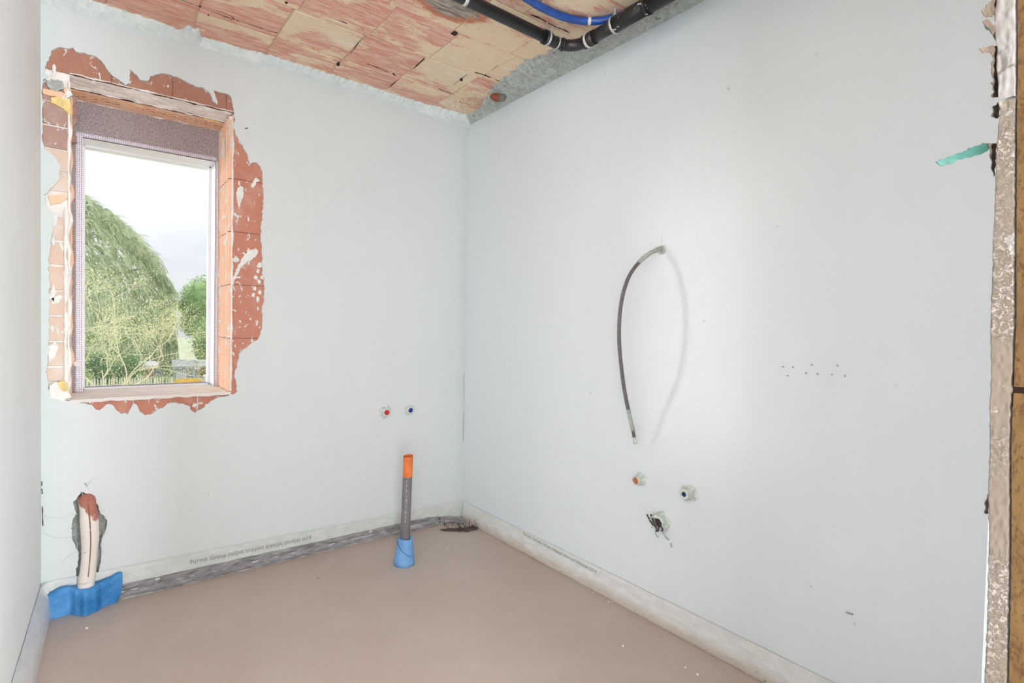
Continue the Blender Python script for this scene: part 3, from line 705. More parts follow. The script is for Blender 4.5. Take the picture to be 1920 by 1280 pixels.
bead(gx0-.024, gx0, gz0+.0, gz1+.018, 0); bead(gx1+.001, gx1+.016, gz0, gz1+.0, 0); bead(gx0, gx1+.003, gz1+.001, gz1+.018, 1)
for (za, zb, xx) in ((.945, .955, gx0-.026),): lump('plaster_smear', [(136,678),(144,676),(152,679),(151,686),(140,686)], M_whitemort, window_1, y0=.272, y1=.283, ex=.28)

# ------------------------------------------------------------------ marks on the walls
for (x, y) in ((1468,687),(1487,688),(1477,704),(1511,699),(1523,684),(1533,701),(1570,685),(1560,702),(1584,704)):
    p = hit(x, y, 0, -.0); b = MB(); r = .0045
    a0 = random.random()*6
    V = [(-.0012, p.y+r*(.5+random.random()*.6)*cos(a0+t*pi/4), p.z+r*(.5+random.random()*.6)*sin(a0+t*pi/4)) for t in range(8)]+[(-.0035, p.y, p.z)]
    b.add(V, [(t, (t+1) % 8, 8) for t in range(8)]); b.build('nail_spot', M_rough, wall_right)
def scratch(pts, wd, mat, par, ax, v, out, name='scuff'):
    P = smoothpath([hit(x, y, ax, v) for x, y in pts], 4); b = MB(); b.tube([p+out for p in P], [wd*(.3+.7*abs(sin(i*1.7))) for i in range(len(P))], 6); return b.build(name, mat, par)
OUTR = Vector((-.0004, 0, 0)); OUTB = Vector((0, -.0004, 0))
M_mark = plain('grey_mark', (.34, .36, .36), .9); M_mark2 = plain('pale_mark', (.58, .63, .60), .9)
scratch([(1586,1147),(1592,1149),(1600,1151)], .004, M_mark, wall_right, 0, 0, OUTR)
scratch([(1518,1097),(1522,1100)], .002, M_mark, wall_right, 0, 0, OUTR)
scratch([(459,241),(465,240)], .0025, M_dark, wall_back, 1, 0, OUTB)
scratch([(1241,440),(1240,455)], .0015, M_mark2, wall_right, 0, 0, OUTR)
for pts in ([(168,902),(160,908),(166,916)], [(80,966),(100,970),(128,968)], [(82,1000),(105,1008),(134,1006)], [(115,1055),(128,1042),(142,1034),(146,1020)], [(130,985),(127,1000)], [(162,912),(172,900),(182,896)], [(196,990),(192,1010),(190,1030)], [(128,960),(136,964),(146,962)]):
    scratch(pts, .0016, M_mark2, wall_back, 1, 0, OUTB, 'hairline_crack')
for pts in ([(76,902),(76,910)], [(76,916),(77,926)], [(77,948),(78,986)]): scratch(pts, .0022, M_dark, wall_back, 1, 0, Vector((.004, -.002, 0)), 'hairline_crack')
for pts in ([(158,905),(164,911)], [(152,921),(156,928)]): scratch(pts, .003, M_mark, wall_back, 1, 0, OUTB, 'hairline_crack')
scratch([(869,700),(870,760),(868,800),(869,840)], .0016, M_mark, wall_back, 1, 0, Vector((0, -.002, 0)), 'hairline_crack')
scratch([(455,796),(480,797)], .001, M_mark2, wall_back, 1, 0, OUTB, 'hairline_crack'); scratch([(545,300),(566,345),(575,372)], .001, M_mark2, wall_back, 1, 0, OUTB, 'hairline_crack')

# ------------------------------------------------------------------ foil strips along the floor
def sweep(path, prof, name, mat, parent, amp=.002, fq=30, seed=0, smooth=True, hf=None, yf=None):
    """path: 2D floor points; prof: list of (outward offset, z) ; outward = left normal"""
    P = [Vector(p) for p in path]; V = []; F = []; k = len(prof)
    for i, p in enumerate(P):
        t = (P[min(i+1, len(P)-1)]-P[max(i-1, 0)]).normalized(); n_ = Vector((t.y, -t.x)); hs = hf(i/(len(P)-1)) if hf else 1
        for (o_, z) in prof:
            q = noise.noise(Vector((p.x*fq, p.y*fq, z*fq*1.5+seed)))*amp+noise.noise(Vector((p.x*fq*3, p.y*fq*3, z*fq*4+seed)))*amp*.5
            e = p+n_*(o_+q); V.append((e.x, e.y, max(0.0006, z*hs+q*.5)))
    for i in range(len(P)-1):
        for j in range(k-1): F.append((i*k+j, (i+1)*k+j, (i+1)*k+j+1, i*k+j+1))
    o = mk(name, V, F, mat, parent, smooth)
    return o
def arc(cx_, cy_, r, a0, a1, n): return [(cx_+r*cos(a0+(a1-a0)*i/n), cy_+r*sin(a0+(a1-a0)*i/n)) for i in range(n+1)]
def dense(pts, s=.01):
    out = []
    for a, b in zip(pts[:-1], pts[1:]):
        a = Vector(a); b = Vector(b); k = max(1, int((b-a).length/s)); out += [a+(b-a)*(j/k) for j in range(k)]
    return out+[Vector(pts[-1])]
foil = empty('edge_foil_strip', (-1.0, -.01, 0)); tag(foil, 'milky foil with grey foam foot along the window wall and left wall', 'edge strip')
pb = dense([(-W-.086, -2.7), (-W-.0005, -.04)]+arc(-W+.034, -.038, .034, pi, pi/2, 6)+[(-1.85, -.004), (-.012, -.004)], .012)
pf_ = dense([(-1.99, -.004), (-.17, -.004)]+arc(-.17, -.154, .15, pi/2, .45, 6), .012)
lpath = [p for p in pb if p.x < -W+.03 and p.y < -.006]
bpath = [p for p in pb if not (p.x < -W+.03 and p.y < -.006)]
sweep(lpath, [(.0006, .135), (.004, .125), (.012, .105), (.026, .088), (.030, .05), (.034, .018), (.030, 0)], 'milky_film', M_film3, foil, .002, 14, 3)
sweep(lpath[-4:]+bpath, [(.0015, .14), (.005, .11), (.010, .05), (.012, .0)], 'milky_film', M_film, foil, .0010, 12, 1, hf=lambda t: 1-.2*t)
sweep(pf_, [(.010, .066), (.014, .064), (.012, .058), (.015, .040), (.010, .034), (.018, .026), (.021, .012), (.010, 0)], 'grey_foam_foot', M_gfoam, foil, .006, 22, 2, hf=lambda t: 1-.1*t if t < .88 else .9-(t-.88)*3.8)
foil2 = empty('edge_foil_strip', (-.01, -1.4, 0)); tag(foil2, 'dusty milky foil strip along the foot of the right wall', 'edge strip')
rp_ = dense([(-.004, -.03), (-.004, -2.74)], .012)
sweep(rp_, [(.001, .112), (.003, .10), (.006, .06), (.013, .04), (.011, .03), (.018, .012), (.012, 0)], 'milky_film', M_film2, foil2, .003, 16, 5, hf=lambda t: 1.0)
def text(body, parent, p, xdir, width, hgt, name, out):
    cu = bpy.data.curves.new('t', 'FONT'); cu.body = body; cu.size = 1; cu.space_character = 1.15; cu.extrude = 0; cu.resolution_u = 2
    ob = bpy.data.objects.new('t', cu); COL.objects.link(ob); dg = bpy.context.evaluated_depsgraph_get(); me = bpy.data.meshes.new_from_object(ob.evaluated_get(dg)); bpy.data.objects.remove(ob)
    xs_ = [v.co.x for v in me.vertices]; ww = max(xs_)-min(xs_); x0 = min(xs_); X = Vector(xdir).normalized(); p = Vector(p)
    for v in me.vertices: v.co = p+X*((v.co.x-x0)/ww*width)+Vector((0, 0, 1))*v.co.y*hgt
    me.materials.append(M_ink); o = bpy.data.objects.new(name, me); link(o, parent); return o
TXT = 'Purmo Group rolljet noppjet klettjet clickjet ts14'
a, b = hit(357, 1058, 1, -.0155), hit(583, 1010, 1, -.0155)
text(TXT, foil, a, b-a, (b-a).length, .031, 'printed_text', None)
a, b = hit(981, 1002, 0, -.0125), hit(1118, 1075, 0, -.0125)
text(TXT, foil2, a, b-a, (b-a).length, .023, 'printed_text', None)
# torn fibrous gap in the corner
tg = MB()
for i in range(30):
    x = random.uniform(-.17, -.03); y = -.155+random.gauss(0, .028)-(x+.1)*.35; l = random.uniform(.015, .05); a = random.uniform(-.8, .8)
    tg.tube([(x, y, .001), (x+.35*l*a, y+.012, l*.5), (x+l*a*.8, y+.045, l)], [.0022, .0014, .0005], 4)
o = tg.build('torn_fibres', M_blobd, foil); o['kind'] = 'stuff'
g_ = prism('gap_dark_piece', [roughen([(-.215, -.10), (-.16, -.125), (-.10, -.155), (-.045, -.165), (-.012, -.15), (-.012, -.20), (-.05, -.222), (-.10, -.21), (-.15, -.175), (-.20, -.135)], .008, .004, 80)], .001, .007, plain('gap_dark', (.11, .075, .06), .95, .3, 60), foil, 'xy')  # flat dark piece stands in for the shade in the torn gap

# ------------------------------------------------------------------ blue foam round the corner pipe
bfo = empty('blue_foam_wrap', (-1.87, -.04, 0)); tag(bfo, 'bright blue foam sheet bunched round the foot of the cream pipe', 'foam sheet')
ztab = interp([(0, .085), (.08, .108), (.22, .122), (.48, .112), (.62, .108), (.8, .118), (.97, .132), (1, .125)])
ytab = interp([(0, .045), (.15, .045), (.33, .040), (.42, .068), (.52, .092), (.64, .078), (.74, .045), (.87, .036), (1, .026)])
lowt = interp([(0, 0), (.9, 0), (.97, .02), (1, .085)])
def bf(u, v):
    x = -1.999+u*(1.999-1.738); zt = ztab(u)*.93; yf_ = ytab(u); zl = lowt(u)
    th = v*pi*.5
    y = -(.008+(yf_-.008)*(max(0, sin(th))**.32)); z = zl+(zt-zl)*max(0, cos(th))**.55
    q = noise.noise(Vector((x*28, z*28, 3)))*.005
    return (x, y+q-.004, max(.001, z+q*.6))
grid_plane('foam_sheet', 0, 50, 16, bf, M_bfoam, bfo)
xa = -1.855
gv = MB()
cp = empty('cream_pipe', (-1.862, -.03, 0)); tag(cp, 'bent cream pipe with rust-red top coming out of the wall beside the left corner', 'pipe')
pp = smoothpath([(-1.862, .045, .432), (-1.860, .020, .447), (-1.857, -.010, .440), (-1.853, -.026, .405), (-1.849, -.030, .34), (-1.848, -.032, .27), (-1.853, -.034, .18), (-1.861, -.034, .10), (-1.863, -.034, .01)], 5)
n = len(pp); b = MB(); b.tube(pp, [.030+.002*sin(i*.4)-(.005*max(0, i/n-.6)/.4) for i in range(n)], 20, jit=.06); b.build('pipe_sleeve', M_conduit, cp, True)
def fwd(p, r): d = (CAM-p); d.z = 0; return p+d.normalized()*r
sp_ = [fwd(p, .0305 if i < n*.8 else .028)+Vector((.002, 0, 0)) for i, p in enumerate(pp)][8:-8]
b = MB(); b.tube(sp_, [.003*(1-.7*i/len(sp_))+.0006 for i in range(len(sp_))], 5); b.build('split_seam', M_seam, cp)
b = MB(); rr = []
for k in range(13): t = -1.1+2.2*k/12-1.57; rr.append((-1.862+.0285*cos(t), -.034+.0285*sin(t), .122+.001*sin(k)))
b.tube(rr, .0007, 4); b.build('ring_joint', M_seam, cp)

# ------------------------------------------------------------------ standing grey pipe
gp = empty('grey_drain_pipe', (-.593, -.39, 0)); tag(gp, 'grey pipe with orange top standing upright out of the floor', 'pipe')
base = Vector((-.593, -.39, 0)); top = base+Vector((.012, -.004, .548)); ax = top-base
def seg(z0, z1, r, name, mat, n=28, cap=True, par=gp, off=0, steps=2):
    b = MB(); b.tube([base+ax*(z0+(z1-z0)*i/steps) for i in range(steps+1)], r, n, cap); return b.build(name, mat, par, False)
def smooth_sides(o):
    for p in o.data.polygons: p.use_smooth = len(p.vertices) == 4
    return o
smooth_sides(seg(0, .815, .0235, 'pipe_body', M_graypipe))
# orange top: hollow end
b = MB(); r0, r1, kk = .0238, .0212, 28
for (za, zb, ra, rb_) in ((.81, 1.0, r0, r0), (1.0, 1.0, r0, r1), (1.0, .90, r1, r1)):
    A = [base+ax*za+Vector((ra*cos(2*pi*t/kk), ra*sin(2*pi*t/kk), 0)) for t in range(kk)]; B = [base+ax*zb+Vector((rb_*cos(2*pi*t/kk), rb_*sin(2*pi*t/kk), .003*sin(2*pi*t/kk+1))) for t in range(kk)]
    b.add(A+B, [(t, (t+1) % kk, kk+(t+1) % kk, kk+t) for t in range(kk)])
b.build('orange_end', M_orangecap, gp)
for zf in (.60, .64, .69, .74, .78, .545, .50, .45, .41): 
    p = base+ax*zf; q = fwd(p, .0238)+Vector((-.003, 0, 0)); b = MB(); b.tube([q+Vector((0, 0, -.005 if zf > .5 else -.009)), q+Vector((0, 0, .005))], .0012, 6); b.build('printed_mark', M_ink2, gp)
bfw = empty('blue_foam_sleeve', base); tag(bfw, 'light blue foam sleeve wrapped round the foot of the grey upright pipe', 'foam sleeve')
b = MB(); k = 40; rings = []
prof = [(0, .026), (0.0, .052), (.02, .051), (.06, .046), (.10, .041), (.128, .038), (.134, .035), (.130, .0255)]
V = []; F = []
for (z, r) in prof:
    for t in range(k):
        th = 2*pi*t/k; rr = r*(1+.03*noise.noise(Vector((cos(th)*2, sin(th)*2, z*20)))) if r > .03 else r
        V.append(base+ax.normalized()*z+Vector((rr*cos(th), rr*sin(th), .003*sin(th*2+1) if z > .12 else 0)))
for i in range(len(prof)-1):
    for t in range(k): F.append((i*k+t, i*k+(t+1) % k, (i+1)*k+(t+1) % k, (i+1)*k+t))
o = mk('foam_wrap', V, F, M_bfoam2, bfw, True)
pts = [hit(x, y, 1, -.43) for x, y in ((743,1016),(745,1024),(752,1033),(762,1039),(771,1043))]
P = smoothpath(pts, 4)
P2 = []
for p in P:
    d = (CAM-Vector((base.x, base.y, p.z))); d.z = 0; d.normalize(); side = Vector((-d.y, d.x, 0)); s_ = (p-base).dot(side); z = p.z; R_ = interp([(0, .052), (.06, .0465), (.13, .038)])(z)*1.01
    s_ = max(-R_*.98, min(R_*.98, s_)); P2.append(base+side*s_+d*math.sqrt(R_*R_-s_*s_)+Vector((0, 0, z)))
b = MB(); b.tube(P2, .0014, 6); b.build('overlap_seam', plain('dark_blue_line', (.04, .12, .28), .8), bfw)

# ------------------------------------------------------------------ pipe stubs
def ball(b, c_, r, sc=(1, 1, 1), amp=.3, seed=0, n=14, m=9, fq=60):
    c_ = Vector(c_); V = []; F = []
    for j in range(m+1):
        for i in range(n):
            th = 2*pi*i/n; ph = pi*j/m; d = Vector((sin(ph)*cos(th), sin(ph)*sin(th), cos(ph))); q = 1+amp*noise.noise(d*1.8+Vector((seed, 0, 0)))+amp*.6*noise.noise(d*4.5+Vector((0, seed, 0)))
            V.append(c_+Vector((d.x*sc[0], d.y*sc[1], d.z*sc[2]))*r*q)
    for j in range(m):
        for i in range(n): F.append((j*n+i, j*n+(i+1) % n, (j+1)*n+(i+1) % n, (j+1)*n+i))
    b.add(V, F)
def stub(name, label, cat, P, d, ln, r, rp_, mat, seed, wing=0):
    P = Vector(P); d = Vector(d); e = empty(name, P); tag(e, label, cat)
    b = MB(); up = Vector((0, 0, 1)); s_ = d.cross(up).normalized(); n = 18; V = []; F = []
    prof = [(0, 1.75), (.10, 1.35), (.35, 1.08), (.7, 1.0), (.95, 1.02), (1.0, .9), (1.0, rp_/r), (.80, rp_/r*.98)]
    for i, (t, q) in enumerate(prof):
        for k_ in range(n):
            th = 2*pi*k_/n; nn = noise.noise(Vector((cos(th)*1.6+seed, sin(th)*1.6, t*2)))*.38*(1 if t < .9 else .35)
            V.append(P+d*(ln*t+.0005)+(s_*cos(th)+up*sin(th))*r*q*(1+nn))
    for i in range(len(prof)-1):
        for k_ in range(n): F.append((i*n+k_, i*n+(k_+1) % n, (i+1)*n+(k_+1) % n, (i+1)*n+k_))
    b.add(V, F)
    for w_ in range(wing):
        th = 1.2+w_*3.0+seed; q = P+d*(ln*.35)+(s_*cos(th)+up*sin(th))*r*1.15; ball(b, q, r*.42, (1, 1, 1.3), .5, seed+w_)
    o = b.build('plaster_collar', M_blob, e)
    b = MB(); b.tube([P+d*ln*.5, P+d*(ln*.93)], rp_*.97, 16); b.tube([P+d*ln*.90, P+d*(ln*1.02)], rp_*.55, 6); smooth_sides(b.build('plug', mat, e))
    return e
stub('capped_water_outlet', 'red-plugged water outlet low on the window wall', 'water outlet', hit(722, 772, 1, 0), (0, -1, 0), .024, .021, .0155, M_red, 1, 2)
b = MB(); 
stub('capped_water_outlet', 'blue-plugged water outlet on the window wall beside the red one', 'water outlet', hit(767, 768, 1, 0), (0, -1, 0), .022, .019, .0145, M_blue, 4, 1)
stub('capped_water_outlet', 'rust-orange plugged outlet on the right wall below the hanging cable', 'water outlet', (0, -1.395, .572), (-1, 0, 0), .040, .0165, .0145, M_orplug, 7, 2)
stub('capped_water_outlet', 'dark blue plugged outlet on the right wall, rightmost of the group', 'water outlet', (0, -1.630, .575), (-1, 0, 0), .040, .020, .0105, M_dblue, 10, 1)
wp = empty('waste_outlet', (0, -1.505, .425)); tag(wp, 'ragged plaster-crusted waste outlet with dark plastic shreds, lowest on the right wall', 'waste outlet')
b = MB(); n = 26; V = []; F = []; prof = [(0, .040), (.006, .034), (.02, .031), (.036, .030), (.040, .026), (.034, .020), (.020, .018)]
for (t, q) in prof:
    for k_ in range(n):
        th = 2*pi*k_/n; nn = noise.noise(Vector((cos(th)*2, sin(th)*2, t*50)))*.28; V.append((-t*(1+.3*sin(th+.6))-.0005, -1.505+q*(1+nn)*cos(th), .425+q*(1+nn)*sin(th)*1.1))
for i in range(len(prof)-1):
    for k_ in range(n): F.append((i*n+k_, i*n+(k_+1) % n, (i+1)*n+(k_+1) % n, (i+1)*n+k_))
b.add(V, F); b.build('plaster_collar', M_blob, wp)
b = MB(); b.tube([(-.004, -1.505, .425), (-.019, -1.505, .425)], .018, 14); b.build('pipe_mouth', M_blobd, wp)
b = MB()
for pts in ([(-.042, -1.480, .455), (-.046, -1.492, .440), (-.046, -1.505, .418), (-.044, -1.515, .398)], [(-.043, -1.470, .440), (-.046, -1.480, .430), (-.045, -1.497, .415)], [(-.042, -1.462, .450), (-.044, -1.468, .440)], [(-.040, -1.520, .420), (-.044, -1.520, .402), (-.042, -1.508, .395)], [(-.034, -1.531, .415), (-.036, -1.534, .400)]):
    P = smoothpath(pts, 4); b.tube(P, [.003+.002*abs(noise.noise(p*120)) for p in P], 6, jit=.5)
b.build('plastic_shreds', M_blobd, wp)
b = MB()
for pts in ([(-.03, -1.500, .395), (-.032, -1.498, .378), (-.026, -1.508, .366)], [(-.02, -1.525, .39), (-.016, -1.535, .375), (-.006, -1.545, .362)], [(-.03, -1.48, .40), (-.022, -1.47, .392)], [(-.006, -1.552, .352), (-.003, -1.556, .336)]):
    P = smoothpath(pts, 4); b.tube(P, [.0022]*len(P), 5, jit=.4)
b.build('plaster_threads', M_cablep, wp)

# ------------------------------------------------------------------ hanging cable
ca = empty('hanging_cable', (0, -1.474, 1.54)); tag(ca, 'stiff grey cable bowing out of a hole in the right wall and hanging down', 'cable')
cpts = smoothpath([(.004, -1.468, 1.535), (-.020, -1.466, 1.535), (-.055, -1.448, 1.515), (-.088, -1.430, 1.483), (-.120, -1.416, 1.441), (-.143, -1.408, 1.394), (-.160, -1.401, 1.325), (-.168, -1.398, 1.243), (-.166, -1.398, 1.155), (-.154, -1.399, 1.071), (-.130, -1.397, .975), (-.101, -1.394, .893), (-.070, -1.397, .800), (-.048, -1.397, .732)], 6)
n = len(cpts); i1, i2, i3, i4 = int(n*.25), int(n*.86), int(n*.93), n-3
def ctube(a, b_, r, mat, name, jit=0):
    b = MB(); b.tube(cpts[a:b_+1], r, 12, jit=jit); smooth_sides(b.build(name, mat, ca))
ctube(i1-1, i2+1, .0078, M_cable, 'cable_sheath'); ctube(i3-1, i4, .0072, M_cable, 'cable_sheath')
ctube(0, i1, .0090, M_cablep, 'plaster_coat', .25); ctube(i2, i3, .0082, M_cablep, 'plaster_coat', .15); ctube(i4-1, n-1, .0080, M_blob, 'plaster_tip', .3)
b = MB(); ball(b, (-.002, -1.468, 1.535), .016, (.5, 1, 1), .6, 3); b.build('plaster_rim', M_rough, ca)

# ------------------------------------------------------------------ pipes under the ceiling
bp = empty('black_drain_pipe', (-.25, -1.1, H)); tag(bp, 'black drain pipe with an elbow slung under the brick ceiling along the right wall', 'pipe')
Z = H-.064
def near(p, z0, z1): k = (z1-CAM.z)/(z0-CAM.z); return CAM+(Vector(p)-CAM)*k
def cyl(a, c_, r, name, mat, n=24, par=bp, cap=True): b = MB(); b.tube([a, c_], r, n, cap); return smooth_sides(b.build(name, mat, par))
A0 = Vector((-1.8993, -1.1346, Z)); A1 = Vector((-0.3520, -1.1119, Z-.002))
cyl(A0, A1, .0235, 'pipe_run', M_black)
el = smoothpath([A1, (-0.2877, -1.1079, Z-.002), (-0.2334, -1.1198, Z-.002), (-0.1988, -1.1544, Z-.002), (-0.1869, -1.1989, Z)], 6)
b = MB(); b.tube(el, .0235, 24); smooth_sides(b.build('elbow', M_black, bp))
cyl((-0.3520, -1.1119, Z-.002), (-0.3223, -1.1099, Z-.002), .0285, 'socket', M_black); cyl((-0.2541, -1.1139, Z-.002), (-0.2462, -1.1168, Z-.002), .0265, 'socket', M_black)
Bx = -0.1869
cyl((Bx, -1.1841, Z), (Bx, -1.2434, Z), .0285, 'socket', M_black)
cyl((Bx, -1.2384, Z), (Bx-.004, -1.3719, Z), .0255, 'pipe_run', M_black)
cyl((Bx-.004, -1.3521, Z), (Bx-.006, -1.5153, Z), .031, 'pipe_run', M_blacksp)
for yy in (-1.345, -1.498, -1.50): pass
cyl((Bx-.006, -1.5103, Z), (Bx-.006, -1.5252, Z), .034, 'socket', M_blacksp); cyl((Bx-.006, -1.5252, Z), (Bx-.015, -2.7215, Z), .031, 'pipe_run', M_blacksp)
def ring(c_, ax_, r, wd, name='clamp', mat=M_clamp, bolt=True):
    c_ = Vector(c_); ax_ = Vector(ax_).normalized(); b = MB(); b.tube([c_-ax_*wd/2, c_+ax_*wd/2], r, 26, False); b.tube([c_-ax_*wd/2, c_+ax_*wd/2], r-.0015, 26, False)
    V = b.V; m_ = len(V)//4
    b.F += [(t, (t+1) % m_, 2*m_+(t+1) % m_, 2*m_+t) for t in range(m_)]+[(m_+t, m_+(t+1) % m_, 3*m_+(t+1) % m_, 3*m_+t) for t in range(m_)]
    o = smooth_sides(b.build(name, mat, bp))
    if bolt: k = MB(); k.tube([c_+Vector((0, 0, r)), Vector((c_.x, c_.y, H+.002))], .004, 8); k.tube([c_+Vector((0, 0, r+.003)), c_+Vector((0, 0, r+.009))], .008, 6); k.build('hanger_bolt', M_clamp, o)
ring((-0.3352, -1.1109, Z-.002), (1, .02, 0), .0305, .010); ring((-0.2798, -1.1084, Z-.002), (1, 0, 0), .0265, .007, bolt=False)
ring((Bx, -1.2068, Z), (0, 1, 0), .0300, .012, 'white_collar', M_tape, bolt=False); ring((Bx-.004, -1.3551, Z), (0, 1, 0), .0335, .010); ring((-0.7475, -1.1178, Z), (1, .02, 0), .026, .014)
bc = empty('blue_conduit', (-.4, -1.22, H-.03)); tag(bc, 'blue foil-wrapped conduit curving across the brick ceiling above the black pipe', 'conduit')
Pq = smoothpath([near(p, H-.03, H-.0175) for p in ((-1.30, -1.42, H-.03), (-.95, -1.33, H-.03), (-.70, -1.255, H-.03), (-.544, -1.222, H-.03), (-.417, -1.213, H-.03), (-.300, -1.232, H-.03), (-.222, -1.285, H-.03), (-.185, -1.35, H-.03), (-.155, -1.44, H-.03), (-.13, -1.6, H-.03))], 6)
b = MB(); b.tube(Pq, .0150, 16, jit=.10); smooth_sides(b.build('conduit_tube', M_bluecond, bc))
i_ = min(range(len(Pq)), key=lambda i: abs(Pq[i].x+.226)); t_ = (Pq[i_+1]-Pq[i_-1]).normalized()
b = MB(); b.tube([Pq[i_]-t_*.006, Pq[i_]+t_*.006], .0162, 16); b.build('white_tape', M_tape, bc)
# broken pipe end stuck in the corner plaster
cs = empty('broken_clay_stub', hit(938, 182, 2, H-.02)); tag(cs, 'broken rust and grey pipe end stuck in the plaster near the ceiling corner', 'pipe end')
p0 = hit(934, 183, 2, H-.045); 
rt = Vector((cos(YAW), -sin(YAW), 0))
V = []; F = []; n = 22; m_ = 8
for j in range(m_+1):
    for k_ in range(n):
        th = 2*pi*k_/n; q = cos(j/m_*pi/2); nn = 1+.10*noise.noise(Vector((cos(th)*2, sin(th)*2, j*.5)))
        V.append(p0+rt*(cos(th)*.045*q*nn)+Uv*(sin(th)*.023*q*nn-.004*cos(th)*q)-Fv*(.020*sin(j/m_*pi/2)))
for j in range(m_):
    for k_ in range(n): F.append((j*n+k_, j*n+(k_+1) % n, (j+1)*n+(k_+1) % n, (j+1)*n+k_))
def rg():
    m = MT('rust_and_grey', .9); X = m.xyz(); f = m.math('MULTIPLY', m.math('SUBTRACT', X[0], p0.x-.010), 60.0); f = m.math('ADD', f, m.math('MULTIPLY', m.math('SUBTRACT', m.noise(30, 4), .5), 1.5), True)
    m.color(m.mix(f, m.mix(m.noise(40, 4), (.16, .05, .03), (.34, .11, .06)), m.mix(m.noise(90, 4, sc=(1, 1, 1)), (.10, .09, .08), (.34, .31, .29)))); m.bump(m.noise(90, 5), .9, .004); return m.m
mk('pipe_end', V, F, rg(), cs)
q_ = hit(940, 193, 2, H-.03); b = MB(); b.tube([q_, q_+Vector((0, 0, -.018))], [.004, .001], 6); b.build('plaster_drip', M_rough, cs)

# ------------------------------------------------------------------ crumbs on the floor
def crumb(px, py, r, mat, label, grp=None, i=0):
    p = hit(px, py, 2, 0); b = MB(); ball(b, (p.x, p.y, r*.55), r, (1, 1, .62), .5, i*3.1, 8, 5)
    o = b.build('plaster_crumb' if grp else 'floor_chip', mat); tag(o, label, 'crumb', grp)
for i, (x, y, r) in enumerate(((842,1025,.004),(838,1028,.0028),(1141,1130,.0045),(1148,1129,.0035),(1168,1212,.0045),(1112,1111,.003),(1308,1265,.005),(1285,1252,.004),(1252,1181,.004),(163,1178,.004),(1402,1264,.004))):
    crumb(x, y, r, M_whitemort, 'tiny pale crumb of plaster lying loose on the beige floor', 'plaster crumbs on the floor', i)
GRIT = ['grey-brown grit chip on the floor left of the upright pipe, nearest the wall strip', 'grey-brown grit chip on the floor right of the blue foam sleeve', 'grey-brown grit chip on the floor in front of the printed foil strip', 'grey-brown grit chip tight against the grey foam foot of the window wall', 'faint grit chip, nearest the camera of the chips left of the upright pipe']
for i, (x, y, r) in enumerate(((626,1059,.0065),(824,1081,.006),(596,1084,.006),(646,1024,.006),(610,1110,.004))):
    crumb(x, y, r, plain('grey_grit', (.42, .38, .33), .9), GRIT[i], 'grit chips on the floor', 20+i)

# ------------------------------------------------------------------ outside
GZ = -2.3
def plain_leaf(name, a, b, tr=.45):
    m = MT(name, .7); c = m.mix(m.ramp(m.noise(1.3, 7, .8), [(.42, 0), (.58, 1)]), a, b); m.color(c)
    t = N(m.nt, 'ShaderNodeBsdfTranslucent'); m.L(c, t.inputs[0]); mx = N(m.nt, 'ShaderNodeMixShader'); mx.inputs[0].default_value = tr
    m.L(m.b.outputs[0], mx.inputs[1]); m.L(t.outputs[0], mx.inputs[2]); m.L(mx.outputs[0], m.out.inputs[0]); return m.m
M_grass = plain('meadow', (.42, .45, .30), .95, .25, 2)
tag(bx(-60, 60, .6, 140, GZ-.2, GZ, 'ground', M_grass), kind='structure')
def leafcloud(name, mat, parent, gen, count, size, asp=.45, tilt=None):
    b = MB()
    for i in range(count):
        p = gen()
        if p is None: continue
        s_ = size*random.uniform(.6, 1.3); d = Vector((random.gauss(0, 1), random.gauss(0, 1), random.gauss(0, 1)-.2)).normalized()
        if tilt: d = (d*.5+tilt).normalized()
        e = d.cross(Vector((random.gauss(0, 1), random.gauss(0, 1), random.gauss(0, 1)))).normalized()
        b.add([p, p+d*s_*.5+e*s_*asp*.5, p+d*s_, p+d*s_*.5-e*s_*asp*.5], [(0, 1, 2, 3)])
    me = bpy.data.meshes.new(name); me.from_pydata([tuple(v) for v in b.V], [], b.F); me.materials.append(mat)
    o = bpy.data.objects.new(name, me); link(o, parent); o['kind'] = 'stuff'; return o
# weeping willow
wl = empty('willow_tree', (-3.6, 36, GZ)); tag(wl, 'tall windblown willow filling the left of the window', 'tree')
M_will = plain_leaf('willow_leaf', (.28, .37, .18), (.76, .80, .56)); M_bark = plain('bark', (.40, .34, .26), .9, .3, 6, bump=.6, bd=.02)
b = MB(); b.tube([(-3.6, 36, GZ), (-3.5, 36, 1), (-3.3, 36, 4)], [.5, .4, .25], 10)
b.tube([(-3.4, 36, 3), (-2, 36, 6), (-.6, 36, 6.8)], [.22, .13, .05], 7); b.tube([(-3.5, 36, 2), (-1.6, 36, 3.6), (.3, 36, 4.3)], [.2, .12, .05], 7); b.tube([(-3.5, 36, 3), (-4.5, 36, 6), (-4, 36, 9)], [.2, .12, .05], 7)
b.build('trunk', M_bark, wl)
b = MB(); cen = Vector((-3.9, 36, 2.6))
def crown_top(x):     # outline of the crown, metres
    return interp([(0, 9.0), (.25, 9.6), (.42, 8.9), (.55, 8.0), (.66, 7.2), (.76, 6.2), (.84, 5.3), (.91, 3.9), (.97, 2.6), (1, 1.2)])((x+9)/11.2)
